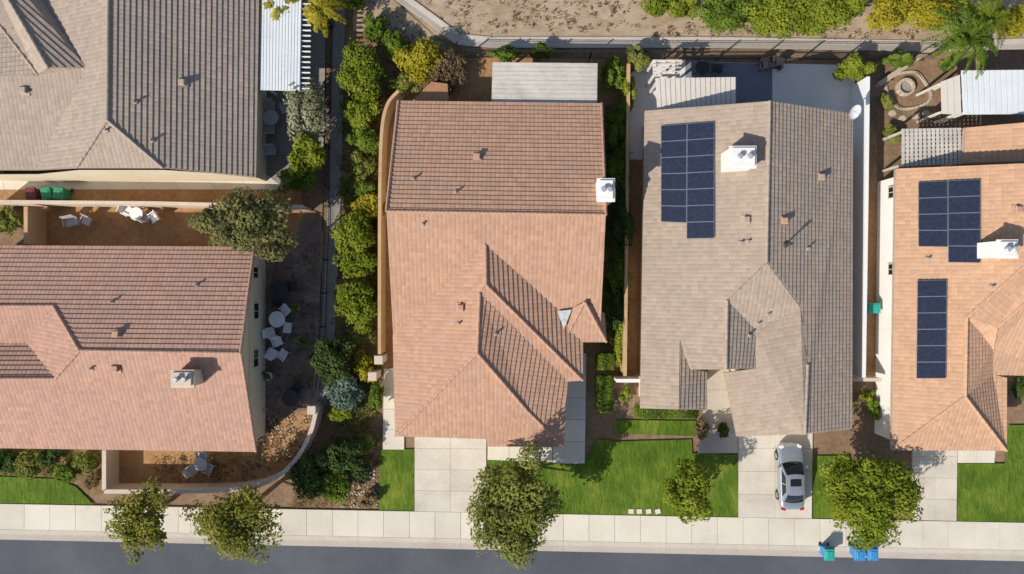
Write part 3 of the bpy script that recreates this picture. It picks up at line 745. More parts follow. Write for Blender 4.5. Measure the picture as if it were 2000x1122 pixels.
def tree(name, px, py, rx, ry, ztop, zbot, style, label, dens=1.0, L=.2, clr=(.16, .3), nc=60, cat='tree', group=None, lobe=1.0):
    SEED[0] += 1; rng = random.Random(SEED[0])
    zc = (ztop + zbot) / 2; c = W(px, py, zc); k = (H - zc) / H / 30
    ax, ay, az = rx * k, ry * k, (ztop - zbot) / 2
    e = empty(name, Vector((c.x, c.y, 0)), label, cat, group)
    n = int(min(24000, ax * ay * 4 * 420 * dens))
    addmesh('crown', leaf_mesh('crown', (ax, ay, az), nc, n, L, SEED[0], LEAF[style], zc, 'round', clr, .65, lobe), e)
    mb = MB(); b = e.location.copy(); top = b + Vector((rng.uniform(-.1, .1), rng.uniform(-.1, .1), zbot + az * .5))
    mb.tube(b, b.lerp(top, .5), .17, .13, 8); mb.tube(b.lerp(top, .5), top, .13, .08, 8)
    for i in range(9):
        t = i * 2.4 + rng.uniform(0, .5); s = b.lerp(top, rng.uniform(.5, .98))
        m1 = s + Vector((ax * .4 * math.cos(t), ay * .4 * math.sin(t), az * .5)); m2 = s + Vector((ax * .75 * math.cos(t + .2), ay * .75 * math.sin(t + .2), az * rng.uniform(.6, 1)))
        mb.tube(s, m1, .07, .045, 6); mb.tube(m1, m2, .045, .015, 5)
    mb.build('trunk', M['bark'], e)
def palm(px, py, r, z, nf, style, label, seed, wd=.42, droop=.9):
    rng = np.random.default_rng(seed); c = W(px, py, z); k = (H - z) / H / 30; rr = r * k
    e = empty('palm', Vector((c.x, c.y, 0)), label, 'palm'); V4 = []; T = []
    for f in range(nf):
        t = f / nf * 6.283 + rng.uniform(-.3, .3); el_ = rng.uniform(-.1, 1.0); Lf = rr * rng.uniform(.65, 1.1)
        d = np.array([math.cos(t), math.sin(t), 0]); sd = np.array([-d[1], d[0], 0]); ft = rng.uniform(.25, .8)
        prev = None
        for i in range(30):
            s = i / 29; out = Lf * s * (1 - .25 * el_ * (1 - s)); p = d * out + np.array([0, 0, z + Lf * (.55 * el_ * math.sin(s * 2.2) - droop * .45 * s * s)])
            ll = max(.12, wd * math.sin(min(1, .15 + s) * 2.85 + .05) ** .5) if s < .97 else .12
            for sg in (-1, 1):
                dirv = sd * sg * .8 + d * .6 + np.array([0, 0, -.25]) + rng.normal(size=3) * .2; dirv /= np.linalg.norm(dirv)
                w = np.cross(dirv, [0, 0, 1]); w /= np.linalg.norm(w); w = w * .04 + np.array([0, 0, .01])
                q = p + dirv * ll * rng.uniform(.7, 1.15)
                V4 += [p - w, (p + q) / 2 - w * 1.2, q, (p + q) / 2 + w * 1.2]; T.append(ft + rng.uniform(-.15, .25))
            if prev is not None:
                w = sd * .02; V4 += [prev - w, prev + w, p + w, p - w]; T.append(.45)
            prev = p
    addmesh('crown', raw_mesh('crown', np.array(V4), np.array(T), LEAF[style]), e)
    mb = MB(); b = e.location.copy()
    for i in range(5): mb.tube(b + Vector((0, 0, z * i / 5)), b + Vector((0, 0, z * (i + 1) / 5)), .17 - .01 * i, .145 - .01 * i, 9)
    mb.build('trunk', M['bark'], e)
SG = 'street trees along the sidewalk'
tree('street_tree', 276, 1012, 73, 76, 5.4, 2.0, 'autumn', 'rust tinged street tree over the sidewalk, leftmost on the street', .52, .17, nc=64, group=SG)
tree('street_tree', 454, 1018, 94, 82, 5.6, 2.0, 'autumn', 'wide rust tinged street tree below the low curved wall', .56, .17, nc=84, group=SG)
tree('street_tree', 1003, 990, 90, 106, 6.2, 1.9, 'olive', 'olive green street tree at the foot of the central driveway', .85, .17, nc=90, group=SG, lobe=.8)
tree('street_tree', 1342, 962, 54, 58, 4.2, 1.4, 'lime', 'small yellow green tree in the middle of the front lawn', .9, .16, nc=50, group=SG)
tree('street_tree', 1690, 965, 103, 92, 5.0, 1.2, 'lime', 'big round yellow green tree right of the silver car', 1.1, .17, (.14, .24), 120, group=SG, lobe=.5)
tree('yard_tree', 475, 440, 108, 68, 5.2, 2.2, 'greygreen', 'spreading grey green tree overhanging the rose brown roof corner', .85, .18, nc=80)
palm(1888, 72, 78, 3.6, 26, 'green', 'feathery green palm above the pale ribbed patio cover in the upper right', 3)
palm(1925, 40, 58, 3.0, 18, 'lime', 'smaller yellow green palm behind the feathery green palm at the top right', 5)
palm(548, 6, 44, 2.4, 16, 'yellow', 'yellow fronded palm above the pale blue grey patio cover, cut by the top edge', 7)
palm(628, 18, 50, 2.6, 18, 'yellow', 'yellow green palm between the blue grey cover and drainage channel', 9)
PS = 'shrubs in the planting strip'; HS = 'bushes on the tan hill'; SS = 'bushes in the shaded side strip'; FS = 'bushes along the back fence'; BS = 'bushes in the left front bed'; ES = 'shrubs at the entry court'
T = [
 ('round_shrub', 730, 55, 27, 26, 1.6, 'green', 'round green shrub on the dry bank, highest in the planting strip', PS),
 ('round_shrub', 772, 91, 26, 27, 1.6, 'green', 'round green shrub below right of the highest shrub on the dry bank', PS),
 ('round_shrub', 708, 142, 47, 51, 2.4, 'lime', 'large yellow green shrub beside the drainage channel in the upper planting strip', PS),
 ('round_shrub', 822, 118, 44, 40, 2.2, 'yellow', 'yellow shrub in the upper corner of the planting strip beside the dry one', PS),
 ('dry_shrub', 864, 140, 46, 48, 1.7, 'brown', 'dry brown shrub right of the yellow one above the curved wall', PS),
 ('dry_shrub', 800, 160, 36, 26, 1.1, 'olive', 'low olive shrub under the yellow one at the top of the curved wall', PS),
 ('round_shrub', 706, 222, 34, 31, 1.8, 'lime', 'lime green shrub just below the large yellow green one', PS),
 ('round_shrub', 712, 271, 31, 29, 1.6, 'green', 'mid green shrub level with the upper part of the curved wall', PS),
 ('dry_shrub', 738, 180, 22, 18, .9, 'brown', 'small brownish shrub at the start of the curved wall', PS),
 ('low_shrub', 708, 328, 26, 28, 1.0, 'olive', 'low olive shrub in the planting strip beside the dark upper roof slope', PS),
 ('low_shrub', 714, 372, 22, 19, 1.1, 'green', 'small green shrub level with the central roof ridge', PS),
 ('round_shrub', 720, 406, 34, 27, 1.6, 'yellow', 'yellowish shrub just under the level of the central roof ridge', PS),
 ('round_shrub', 694, 458, 41, 42, 2.2, 'lime', 'upper of two big lime shrubs halfway down the planting strip', PS),
 ('round_shrub', 699, 512, 38, 30, 2.0, 'lime', 'lower of two big lime shrubs halfway down the planting strip', PS),
 ('round_shrub', 697, 592, 43, 46, 2.2, 'lime', 'big lone lime shrub next to the lower part of the orange tan wall', PS),
 ('low_shrub', 706, 655, 28, 22, 1.0, 'olive', 'low olive shrub under the big lone lime shrub', PS),
 ('grey_shrub', 652, 706, 44, 42, 2.4, 'dark', 'dark grey green bush beside the end of the iron fence', PS),
 ('low_shrub', 712, 720, 24, 34, 1.1, 'yellow', 'yellow shrub left of the gate pillar', PS),
 ('succulent', 672, 766, 34, 36, 1.5, 'blue', 'pale blue grey succulent clump under the dark grey green bush', PS),
 ('low_shrub', 670, 806, 26, 22, 1.2, 'lime', 'lime shrub just below the blue grey succulent clump', PS),
 ('narrow_shrub', 734, 768, 13, 34, 1.4, 'green', 'narrow green shrub below the gate pillar', PS),
 ('dry_shrub', 722, 975, 18, 14, .8, 'brown', 'little dry shrub next to the small left lawn', PS),
 ('low_shrub', 712, 868, 22, 20, .9, 'olive', 'sparse olive shrub in the bed above the small left lawn', PS),
 ('loose_shrub', 606, 925, 36, 44, 2.0, 'dark', 'dark loose bush touching the low curved wall near the sidewalk', PS),
 ('loose_shrub', 660, 893, 40, 34, 2.2, 'dark', 'dark loose bush, topmost of the cluster beside the curved wall', PS),
 ('loose_shrub', 652, 945, 42, 32, 1.8, 'green', 'green loose bush at the bottom of the cluster beside the curved wall', PS),
 ('loose_shrub', 702, 915, 22, 20, 1.1, 'dark', 'small dark bush right of the cluster beside the curved wall', PS),
 ('flowering_shrub', 598, 218, 38, 64, 3.0, 'flower', 'tall pale flowering shrub right of the taupe house patio', None),
 ('tall_shrub', 602, 306, 36, 40, 2.8, 'lime', 'lime green bush below the pale flowering shrub', None),
 ('tall_shrub', 580, 350, 38, 26, 2.0, 'green', 'green bush at the lower corner of the taupe house patio', None),
 ('fringe_shrub', 694, 4, 26, 16, 1.0, 'lime', 'small lime bush at the top edge right of the drainage channel', None),
 ('hill_shrub', 1284, 12, 30, 24, 1.5, 'lime', 'leftmost yellow green bush on the tan hill', HS),
 ('hill_shrub', 1335, 14, 32, 26, 1.5, 'lime', 'second yellow green bush from the left on the tan hill', HS),
 ('hill_shrub', 1412, 24, 52, 40, 1.9, 'green', 'bright green bush on the tan hill between lime ones', HS),
 ('hill_shrub', 1516, 28, 58, 48, 2.2, 'lime', 'left part of the wide lime bush mass on the tan hill', HS),
 ('hill_shrub', 1588, 20, 58, 52, 2.3, 'lime', 'middle bush of the wide lime mass on the tan hill', HS),
 ('hill_shrub', 1645, 16, 40, 44, 2.1, 'lime', 'right bush of the wide lime mass on the tan hill', HS),
 ('hill_shrub', 1742, 18, 44, 40, 2.0, 'yellow', 'yellow bush left of the green palm on the hill', HS),
 ('hill_shrub', 1815, 18, 56, 44, 2.0, 'yellow', 'wide yellow bush touching the green palm on the hill', HS),
 ('hill_shrub', 1982, 42, 28, 28, 1.8, 'yellow', 'yellow bush in the far upper right corner', HS),
 ('fence_shrub', 990, 106, 30, 16, 1.3, 'green', 'green bush above the left end of the weathered patio cover', FS),
 ('fence_shrub', 1058, 102, 28, 15, 1.3, 'green', 'green bush above the middle of the weathered patio cover', FS),
 ('fence_shrub', 1240, 117, 25, 25, 1.9, 'olive', 'round olive bush at the back corner between central and grey brown yards', FS),
 ('side_shrub', 1195, 150, 20, 38, 1.7, 'green', 'green upright bush right of the weathered patio cover', SS),
 ('side_shrub', 1222, 182, 15, 42, 1.7, 'lime', 'narrow lime bush against the pale patio wall', SS),
 ('side_shrub', 1205, 240, 20, 44, 1.5, 'green', 'shaded bush beside the upper right of the central roof', SS),
 ('side_shrub', 1209, 320, 21, 44, 1.5, 'green', 'shaded bush above the white chimney of the central house', SS),
 ('side_shrub', 1216, 438, 25, 58, 1.9, 'dark', 'tall dark bush below the white chimney of the central house', SS),
 ('side_shrub', 1208, 530, 22, 48, 1.6, 'green', 'shaded bush in the side strip level with the front hips', SS),
 ('side_shrub', 1208, 600, 18, 40, 1.4, 'dark', 'dark bush beside the small right hip of the central roof', SS),
 ('side_shrub', 1211, 662, 12, 52, 1.2, 'lime', 'narrow lime bush in the lower shaded strip', SS),
 ('fence_shrub', 1662, 136, 35, 28, 2.0, 'lime', 'yellow green bush at the back right corner of the pale patio', FS),
 ('fence_shrub', 1755, 117, 28, 19, 1.4, 'green', 'green bush by the low diagonal stone kerb', FS),
 ('garden_shrub', 1742, 266, 20, 18, .9, 'olive', 'small olive bush left of the lattice pergola', None),
 ('garden_shrub', 1730, 200, 14, 16, .7, 'olive', 'tiny olive plant left of the fire pit', None),
 ('garden_shrub', 1850, 128, 20, 12, .9, 'dark', 'low dark bush below the feathery palm', None),
 ('entry_shrub', 1412, 842, 13, 13, .8, 'dark', 'dark small shrub at the mouth of the entry court', ES),
 ('entry_shrub', 1368, 838, 14, 20, .8, 'brown', 'brownish shrub beside the entry walkway', ES),
 ('entry_shrub', 1222, 770, 14, 16, .9, 'lime', 'lime shrub below the short white gate wall', ES),
 ('gate_shrub', 1690, 772, 16, 13, .8, 'lime', 'lime shrub under the short cream gate wall', None),
 ('gate_shrub', 1708, 800, 11, 30, .9, 'green', 'narrow green shrub along the front of the orange house wall', None),
 ('corner_shrub', 1988, 762, 14, 24, 1.2, 'dark', 'dark shrub in front of the orange house at the right edge', None),
 ('bed_shrub', 12, 902, 26, 26, 1.0, 'dark', 'dark bush at the far left of the front bed', BS),
 ('bed_shrub', 58, 908, 32, 28, 1.1, 'olive', 'olive bush, second from the left edge in the front bed', BS),
 ('bed_shrub', 98, 892, 24, 20, 1.0, 'dark', 'dark bush in the middle of the left front bed', BS),
 ('bed_shrub', 130, 922, 26, 20, .9, 'green', 'green bush near the lawn edge in the left front bed', BS),
 ('bed_shrub', 168, 902, 26, 22, 1.0, 'olive', 'olive bush near the short tan wall in the left front bed', BS),
 ('dry_shrub', 182, 940, 16, 18, .9, 'brown', 'dry brown shrub at the corner outside the short tan wall', BS),
 ('low_shrub', 18, 430, 28, 30, 1.2, 'olive', 'olive shrub left of the short tan wall at the left edge', None),
]
for t in T: plant(*t[:8], group=t[8])
for t in [('clipped_hedge', 1181, 706, 16, 15, .8, 'green', 'upper small clipped hedge block by the shaded walkway'),
          ('clipped_hedge', 1180, 769, 16, 34, .8, 'green', 'lower long clipped hedge block by the shaded walkway'),
          ('clipped_hedge', 1300, 806, 58, 10, .8, 'green', 'thin clipped hedge under the front left eave of the grey brown house')]:
    plant(*t, cat='hedge', shape='box', dens=1.3, L=.12, group='clipped hedges in front of the houses')

def inside(p, poly):
    x, y = p; c = False; n = len(poly)
    for i in range(n):
        (xa, ya), (xb, yb) = poly[i], poly[(i + 1) % n]
        if (ya > y) != (yb > y) and x < (xb - xa) * (y - ya) / (yb - ya) + xa: c = not c
    return c
def scatter(name, polys, n, style, seed, label, cat, r=(.1, .35), leaves=16, L=.11, h=.16, z0=.02):
    rng = np.random.default_rng(seed); pos = []; tone = []
    for poly, wgt in polys:
        xs = [p[0] for p in poly]; ysx = [p[1] for p in poly]; k = 0
        while k < int(n * wgt):
            q = (rng.uniform(min(xs), max(xs)), rng.uniform(min(ysx), max(ysx)))
            if not inside(q, poly): continue
            k += 1; c = W(*q); rr = rng.uniform(*r); ct = rng.uniform(.1, .7)
            o = rng.normal(size=(leaves, 3)) * np.array([rr * .5, rr * .5, 0]); o[:, 2] = rng.uniform(.03, h, leaves)
            pos.append(np.array([c.x, c.y, z0]) + o); tone.append(ct + rng.uniform(-.15, .3, leaves))
    pos = np.concatenate(pos); tone = np.concatenate(tone); m = len(pos)
    nr = rng.normal(size=(m, 3)) * .4 + np.array([0, 0, 1]); nr /= np.linalg.norm(nr, axis=1)[:, None]
    t = np.cross(nr, rng.normal(size=(m, 3))); t /= np.linalg.norm(t, axis=1)[:, None]; b = np.cross(nr, t); s = (L * rng.uniform(.5, 1.4, m))[:, None]
    v = np.stack([pos - t * s * .6, pos + b * s * .32, pos + t * s * .6, pos - b * s * .32], 1).reshape(-1, 3)
    me = raw_mesh(name, v, tone, LEAF[style]); o = bpy.data.objects.new(name, me); C.objects.link(o)
    return tag(o, label, cat, kind='stuff')
bed = [(668, 180), (742, 200), (738, 700), (735, 870), (650, 860), (645, 760), (664, 430)]
scatter('ground_cover', [(bed, .45), ([(1170, 215), (1222, 215), (1218, 735), (1180, 690)], .4), ([(0, 880), (195, 882), (195, 925), (0, 928)], .15)], 420, 'green', 3, 'low green ground cover between the shrubs of the planting beds', 'ground cover', (.2, .5), 24, .12, .22)
scatter('lime_ground_cover', [(bed, .75), ([(650, 180), (742, 200), (742, 700), (660, 700)], .25)], 130, 'olive', 4, 'olive low growth between the lime shrubs of the planting strip', 'ground cover', (.2, .45), 22, .12, .22)
scatter('leaf_litter', [(bed, .35), ([(560, 860), (745, 850), (742, 992), (570, 992)], .2), ([(500, 820), (600, 815), (570, 890), (480, 940), (300, 945), (300, 890), (500, 890)], .2), ([(690, -30), (850, 75), (900, 100), (800, 150), (690, 100)], .12), ([(530, 470), (622, 470), (615, 790), (500, 845), (490, 740), (528, 700)], .13)], 900, 'brown', 5, 'dry brown leaf litter and twigs over the planting beds', 'leaf litter', (.15, .5), 10, .1, .06)
scatter('hill_weeds', [([(780, -5), (1270, -5), (1270, 60), (900, 66)], .6), ([(1270, 50), (1800, 60), (1800, 78), (1270, 74)], .4)], 190, 'brown', 9, 'sparse dry weeds on the tan hill', 'weeds', (.1, .4), 12, .09, .1)
rng = random.Random(8); mb = MB()
for i in range(260):
    c = W(rng.uniform(660, 745), rng.uniform(900, 992)) if i < 150 else W(rng.uniform(500, 600), rng.uniform(815, 890))
    r = rng.uniform(.04, .11); mb.box((c.x, c.y, r * .4), (r * 2, r * 1.5, r), rng.uniform(0, 3), taper=.6)
tag(mb.build('pebbles', M['stone']), 'scattered pale stones in the bed by the sidewalk and dry yard', 'stones', kind='stuff')

# ------------------------------------------------------------------ car
cc = W(1546, 932, .8)
car = empty('parked_car', Vector((cc.x, cc.y, .12)), 'silver sedan with dark sunroof parked on the driveway of the grey brown house', 'car')
o0 = Vector((cc.x, cc.y, .12))
mb = MB()
ST = [(-2.34, .60, .66), (-2.26, .76, .86), (-2.0, .85, .97), (-1.6, .885, .99), (-1.0, .905, .97), (-.3, .91, .95), (.4, .91, .94), (1.0, .90, .93), (1.5, .885, .88), (1.95, .85, .79), (2.22, .74, .68), (2.36, .52, .56)]
vs = []; K = 11
for (y, w, zt) in ST:
    prof = [(1.0 * w * .93, .24), (w, .42), (w * 1.0, zt * .72), (w * .96, zt - .07), (w * .80, zt), (0, zt + .03)]
    row = [(-x, z) for x, z in prof] + [(x, z) for x, z in prof[-2::-1]]
    vs += [o0 + Vector((x, y, z)) for x, z in row]
fs = []
for i in range(len(ST) - 1):
    for j in range(K - 1): fs.append((i * K + j, (i + 1) * K + j, (i + 1) * K + j + 1, i * K + j + 1))
fs += [tuple(range(K)), tuple(range((len(ST) - 1) * K + K - 1, (len(ST) - 1) * K - 1, -1))]
mb.mesh(vs, fs); body = mb.build('body', M['silver'], car, True)
md = body.modifiers.new('sub', 'SUBSURF'); md.levels = 1; md.render_levels = 2
def grid(mb, f, nu, nv, flip=False):
    vs = [f(u / nu, v / nv) for v in range(nv + 1) for u in range(nu + 1)]
    fs = []
    for v in range(nv):
        for u in range(nu):
            q = (v * (nu + 1) + u, v * (nu + 1) + u + 1, (v + 1) * (nu + 1) + u + 1, (v + 1) * (nu + 1) + u); fs.append(q[::-1] if flip else q)
    mb.mesh(vs, fs)
def lerp(a, b, t): return a + (b - a) * t
def panel(yb, zb, wb, yt, zt, wt, bow, inset=0, u0=0, u1=1):
    def f(u, v):
        u = lerp(u0, u1, u); s = (u - .5) * 2; w = lerp(wb, wt, v); y = lerp(yb, yt, v) + bow * (1 - s * s) * (1 - .4 * v)
        return o0 + Vector((s * w, y, lerp(zb, zt, v) + .03 * math.sin(v * math.pi) - inset))
    return f
hull = MB()
grid(hull, panel(1.02, .90, .80, .22, 1.40, .62, .14), 8, 4); grid(hull, panel(-1.72, .95, .76, -.98, 1.39, .60, -.10), 8, 4, True)
for s in (-1, 1):
    def fs_(u, v, s=s): return o0 + Vector((s * lerp(.80, .62, v), lerp(lerp(1.02, -1.72, u), lerp(.22, -.98, u), v), lerp(lerp(.90, .95, u), lerp(1.40, 1.39, u), v)))
    grid(hull, fs_, 6, 3, s > 0)
hull.build('cabin_frame', M['silver'], car, True)
mb = MB()
def rf(u, v):
    s = (u - .5) * 2; t = v
    return o0 + Vector((s * .635, lerp(.30 + .08 * (1 - s * s), -1.04 - .07 * (1 - s * s), t), 1.405 + .055 * (1 - s ** 4) * (1 - (2 * t - 1) ** 4 * .6)))
grid(mb, rf, 8, 8, True); roofp = mb.build('car_roof', M['silver'], car, True)
mb = MB()
def srf(u, v):
    p = rf(.2 + u * .6, .22 + v * .34); return p + Vector((0, 0, .012))
grid(mb, srf, 4, 4, True); mb.build('sunroof', M['carglass'], roofp, True)
mb = MB(); grid(mb, panel(1.0, .93, .74, .30, 1.39, .58, .14, -.02), 8, 4); mb.build('windshield', M['carglass'], car, True)
mb = MB(); grid(mb, panel(-1.66, .985, .68, -1.06, 1.375, .55, -.10, -.02), 8, 4, True); mb.build('rear_window', M['carglass'], car, True)
for s in (-1, 1):
    for (ua, ub) in ((.12, .48), (.52, .86)):
        mb = MB()
        def fw(u, v, s=s): 
            uu = lerp(ua, ub, u); vv = .12 + .74 * v
            return o0 + Vector((s * (lerp(.80, .62, vv) + .012), lerp(lerp(1.02, -1.72, uu), lerp(.22, -.98, uu), vv), lerp(lerp(.90, .95, uu), 1.40, vv)))
        grid(mb, fw, 3, 2, s > 0); mb.build('side_window', M['carglass'], car, True)
    mb = MB(); mb.box(o0 + Vector((s * .98, .78, .98)), (.2, .12, .14), taper=.8); mb.build('side_mirror', M['silver'], car)
    mb = MB(); mb.box(o0 + Vector((s * .62, 2.12, .70)), (.34, .26, .10), rz=-s * .45, taper=.7); mb.build('headlight', M['lamp'], car)
    mb = MB(); mb.box(o0 + Vector((s * .66, -2.22, .83)), (.34, .16, .14), rz=s * .3, taper=.8); mb.build('taillight', M['red'], car)
    for y in (1.42, -1.38):
        mb = MB(); mb.tube(o0 + Vector((s * .70, y, .32)), o0 + Vector((s * .915, y, .32)), .32, .32, 18); wh = mb.build('wheel', M['rubber'], car)
        mb = MB(); mb.tube(o0 + Vector((s * .90, y, .32)), o0 + Vector((s * .925, y, .32)), .21, .19, 14); mb.build('rim', M['rim'], wh)
car.scale = (.90, .91, .92); car.rotation_euler = (0, 0, R(1.2))

# ------------------------------------------------------------------ bins
def make_bin(px, py, bm, lm, label, rz=0, z0=.03, group='wheelie bins at the kerb'):
    c = W(px, py, .9); e = empty('wheelie_bin', Vector((c.x, c.y, z0)), label, 'bin', group); b = e.location.copy(); Mx = Matrix.Rotation(rz, 3, 'Z')
    mb = MB(); vs = []
    for z, k in ((.06, .76), (.95, 1.0)):
        for (x, y) in ((-1, -1), (1, -1), (1, 1), (-1, 1)): vs.append(b + Mx @ Vector((x * .29 * k, y * .34 * k, z)))
    mb.mesh(vs, [(3, 2, 1, 0), (0, 1, 5, 4), (1, 2, 6, 5), (2, 3, 7, 6), (3, 0, 4, 7)])
    for (x, y, w, d) in ((0, -.36, .64, .04), (0, .36, .64, .04), (-.31, 0, .04, .7), (.31, 0, .04, .7)): mb.box(b + Mx @ Vector((x, y, .93)), (w, d, .06), rz)
    mb.build('bin_body', bm, e)
    mb = MB(); mb.box(b + Mx @ Vector((0, -.01, 1.0)), (.66, .78, .07), rz, taper=.88); mb.box(b + Mx @ Vector((0, -.02, 1.05)), (.46, .5, .035), rz, taper=.85); mb.build('lid', lm, e)
    mb = MB(); mb.tube(b + Mx @ Vector((-.27, .44, .97)), b + Mx @ Vector((.27, .44, .97)), .022); mb.build('handle', M['darkplastic'], e)
    for s in (-1, 1):
        mb = MB(); mb.tube(b + Mx @ Vector((s * .25, .32, .12)), b + Mx @ Vector((s * .32, .32, .12)), .12, n=12); mb.build('wheel', M['darkplastic'], e)
make_bin(1619, 1082, M['bluebin'], M['tealbin'], 'wheelie bin with teal lid standing alone at the kerb, left of the blue pair')
make_bin(1678, 1082, M['bluebin'], M['bluebin'], 'left wheelie bin of the blue pair on the kerb')
make_bin(1704, 1082, M['bluebin'], M['bluebin'], 'right wheelie bin of the blue pair on the kerb')
GY = 'wheelie bins in the side yards'
make_bin(92, 378, M['greenbin'], M['greenbin'], 'left green wheelie bin against the taupe house side yard', .2, group=GY)
make_bin(116, 378, M['greenbin'], M['greenbin'], 'right green wheelie bin against the taupe house side yard', -.1, group=GY)
make_bin(62, 379, M['maroonbin'], M['maroonbin'], 'maroon wheelie bin left of the green bins', .1, group=GY)
make_bin(1706, 602, M['tealbin'], M['tealbin'], 'teal wheelie bin behind the white fence beside the orange house', 1.57, group=GY)

# ------------------------------------------------------------------ garden furniture
FG = 'garden furniture in the yards'
def table(px, py, r, label, m, z=.74):
    c = W(px, py, z); e = empty('garden_table', Vector((c.x, c.y, .03)), label, 'table', FG); b = e.location
    mb = MB(); mb.tube(b + Vector((0, 0, z - .04)), b + Vector((0, 0, z)), r, n=24); mb.tube(b + Vector((0, 0, z - .07)), b + Vector((0, 0, z - .041)), r * .92, n=24); mb.build('table_top', m, e)
    for i in range(4):
        t = i * math.pi / 2 + .6; mb = MB(); mb.tube(b + Vector((r * .75 * math.cos(t), r * .75 * math.sin(t), 0)), b + Vector((r * .4 * math.cos(t), r * .4 * math.sin(t), z - .06)), .03); mb.build('leg', m, e)
def chair(px, py, rz, label, m, wide=.56):
    c = W(px, py, .45); e = empty('garden_chair', Vector((c.x, c.y, .03)), label, 'chair', FG); b = e.location; Mx = Matrix.Rotation(rz, 3, 'Z')
    mb = MB(); mb.box(b + Vector((0, 0, .43)), (wide, .52, .06), rz); mb.build('seat', m, e)
    mb = MB(); mb.box(b + Mx @ Vector((0, .29, .70)), (wide, .05, .52), M=Mx @ Matrix.Rotation(-.2, 3, 'X')); mb.build('backrest', m, e)
    for s in (-1, 1):
        mb = MB(); mb.box(b + Mx @ Vector((s * wide * .54, 0, .62)), (.06, .5, .04), rz); mb.build('armrest', m, e)
        for y in (-.22, .22): mb = MB(); mb.tube(b + Mx @ Vector((s * wide * .45, y * 1.1, 0)), b + Mx @ Vector((s * wide * .45, y, .41)), .022); mb.build('leg', m, e)
wp = M['whitepaint']; dp = M['darkplastic']; cu = M['cushion']
table(541, 624, .52, 'round white table in the shaded yard of the rose brown house', wp)
for x, y, a, l in ((558, 606, -.8, 'white chair above right of the round white table'), (529, 650, 1.8, 'white chair just below the round white table'), (543, 668, .4, 'white chair, highest of the lower trio in the shaded yard'), (533, 690, 2.6, 'white chair, lower left of the trio in the shaded yard'), (553, 692, -2.2, 'white chair, lower right of the trio in the shaded yard'), (562, 640, -1.7, 'white chair right of the round white table, turned to it')): chair(x, y, a, l, wp)
table(544, 566, .6, 'dark round table in the upper part of the shaded yard', dp)
chair(543, 590, 3.1, 'dark chair below the dark round table', dp); chair(568, 560, -1.5, 'dark chair right of the dark round table', dp)
table(568, 778, .55, 'dark round table in the lower corner of the shaded yard', dp); chair(505, 782, 1.2, 'grey chair by the lower gable wall', cu); chair(508, 800, 2.4, 'lower grey chair by the lower gable wall', cu); chair(580, 758, -.6, 'dark chair above the lower dark round table', dp)
table(266, 418, .42, 'small white table in the sunny strip under the long pale wall', wp)
chair(302, 425, -1.0, 'white chair right of the small white table', wp); chair(249, 412, 1.1, 'white chair left of the small white table', wp); chair(284, 424, 2.6, 'pale chair close to the small white table', cu)
chair(140, 434, .2, 'grey chair, left of a pair in the sunny strip', cu, .8); chair(170, 432, -.4, 'grey chair, right of a pair in the sunny strip', cu)
table(392, 908, .42, 'small pale table in the dry front yard', cu); chair(408, 915, -2.0, 'grey chair right of the small pale table', cu); chair(376, 918, 2.2, 'grey chair left of the small pale table', cu); chair(396, 890, .1, 'grey chair above the small pale table', cu)
table(529, 230, .5, 'round grey table on the taupe house patio', cu); chair(528, 208, 0, 'grey chair above the round patio table', cu); chair(528, 254, 3.1, 'grey chair below the round patio table', cu)
chair(524, 296, .1, 'wide grey lounge chair on the taupe house patio', cu, 1.0); chair(556, 212, -1.2, 'grey chair right of the round patio table', cu)
chair(1400, 134, 3.0, 'dark chair near the back fence of the pale patio, leftmost', dp); chair(1492, 128, .2, 'dark chair near the back fence, middle of three', dp); chair(1518, 128, -.3, 'dark chair near the back fence, rightmost of three', dp)
table(1372, 132, .45, 'dark round table on the pale patio by the back fence', dp)
c = W(1770, 170, .3); e = empty('fire_pit', Vector((c.x, c.y, .03)), 'round stone fire pit in the upper right garden', 'fire pit'); mb = MB()
for i in range(12):
    t = i / 12 * 6.283; mb.box(e.location + Vector((.48 * math.cos(t), .48 * math.sin(t), .16)), (.16, .24, .32), t)
mb.build('stone_ring', M['stone'], e); mb = MB(); mb.tube(e.location, e.location + Vector((0, 0, .12)), .38, n=16); mb.build('ash_bed', M['ditch'], e)
mb = MB()
for i in range(44):
    t = i / 44 * 6.283; p = W(1772 + 42 * math.cos(t) + 5 * math.sin(3 * t), 178 + 36 * math.sin(t)); mb.box((p.x, p.y, .08), (.15, .2, .14), -t)
tag(mb.build('stone_edging', M['stone']), 'oval ring of pale edging stones around the fire pit', 'edging')
for i, (x, y) in enumerate([(1762, 232), (1786, 228), (1808, 222), (1742, 222)]):
    p = W(x, y); mb = MB(); mb.prism([(p.x + (.26 + .05 * math.sin(k * 3)) * math.cos(k * 1.05), p.y + .22 * math.sin(k * 1.05)) for k in range(6)], .02, .06)
    tag(mb.build('stepping_stone', M['stone']), 'flat pale stepping stone in the soil below the fire pit', 'stepping stone', 'stepping stones below the fire pit')
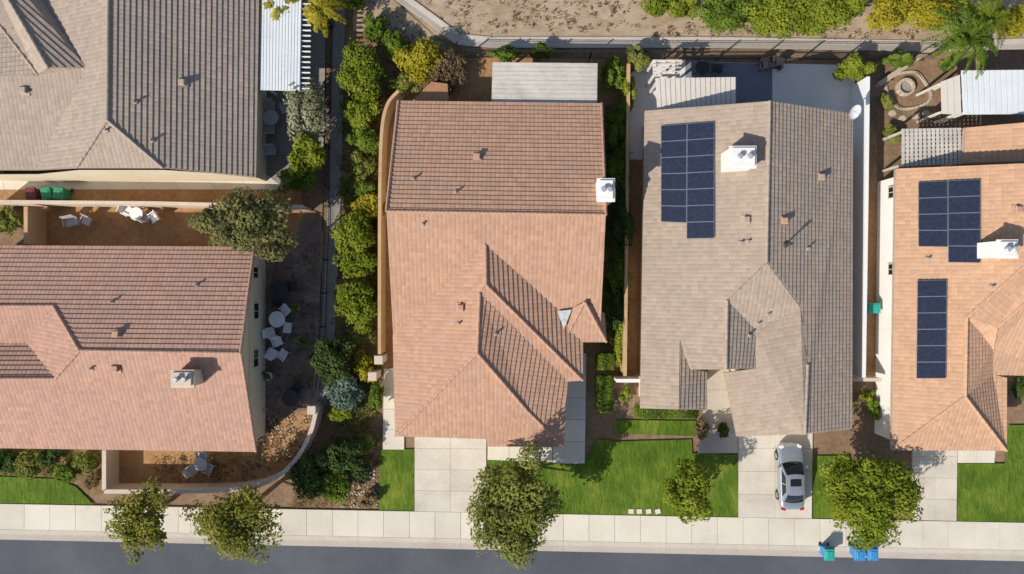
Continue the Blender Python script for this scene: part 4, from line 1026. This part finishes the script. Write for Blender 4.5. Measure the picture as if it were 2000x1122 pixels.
for i, x in enumerate((1232, 1248, 1266, 1284)):
    p = W(x, 998); mb = MB(); mb.box((p.x, p.y, .115), (.34, .30, .06), .1 * i)
    tag(mb.build('stepping_stone', M['conc']), 'small pale square stepping stone in the lawn by the sidewalk', 'stepping stone', 'stepping stones in the front lawn')
for (x, y, m, lab) in ((578, 600, M['terra'], 'terracotta plant pot by the fence, upper of two in the shaded yard'), (590, 665, M['terra'], 'terracotta plant pot by the fence, lower of two in the shaded yard'), (524, 735, M['whitepaint'], 'pale plant pot by the lower part of the cream gable wall'), (1660, 790, M['terra'], 'terracotta plant pot by the cream gate wall')):
    c = W(x, y, .4); e = empty('plant_pot', Vector((c.x, c.y, .03)), lab, 'pot'); b = e.location
    mb = MB(); mb.tube(b, b + Vector((0, 0, .38)), .17, .25, 12); mb.tube(b + Vector((0, 0, .36)), b + Vector((0, 0, .43)), .28, .28, 12); mb.build('pot_body', m, e)
    SEED[0] += 1; addmesh('foliage', leaf_mesh('foliage', (.36, .36, .25), 10, 160, .13, SEED[0], LEAF['green'], .6), e)

# ------------------------------------------------------------------ light and camera
w = bpy.data.worlds.new('World'); S.world = w; w.use_nodes = True; nt = w.node_tree
sky = nt.nodes.new('ShaderNodeTexSky'); sky.sky_type = 'NISHITA'; sky.sun_disc = False
el = R(36.5); az = math.atan2(-.78, -.62)
sky.sun_elevation = el; sky.sun_rotation = az
nt.links.new(sky.outputs[0], nt.nodes['Background'].inputs[0]); nt.nodes['Background'].inputs[1].default_value = .118
sl = bpy.data.lights.new('sun', 'SUN'); sl.energy = 5.0; sl.angle = R(.5); sl.color = (1, .94, .84)
so = bpy.data.objects.new('sun', sl); C.objects.link(so); so.location = (-20, -20, 50)
dv = Vector((.78 * math.cos(el), .62 * math.cos(el), -math.sin(el))); so.rotation_euler = dv.to_track_quat('-Z', 'Y').to_euler()
cam = bpy.data.cameras.new('camera'); cam.sensor_width = 36; cam.lens = 36 * H / (2000 / 30); cam.clip_end = 2000
co = bpy.data.objects.new('camera', cam); C.objects.link(co); co.location = (0, 0, H); S.camera = co
S.view_settings.view_transform = 'Standard'; S.view_settings.look = 'None'; S.view_settings.exposure = 0
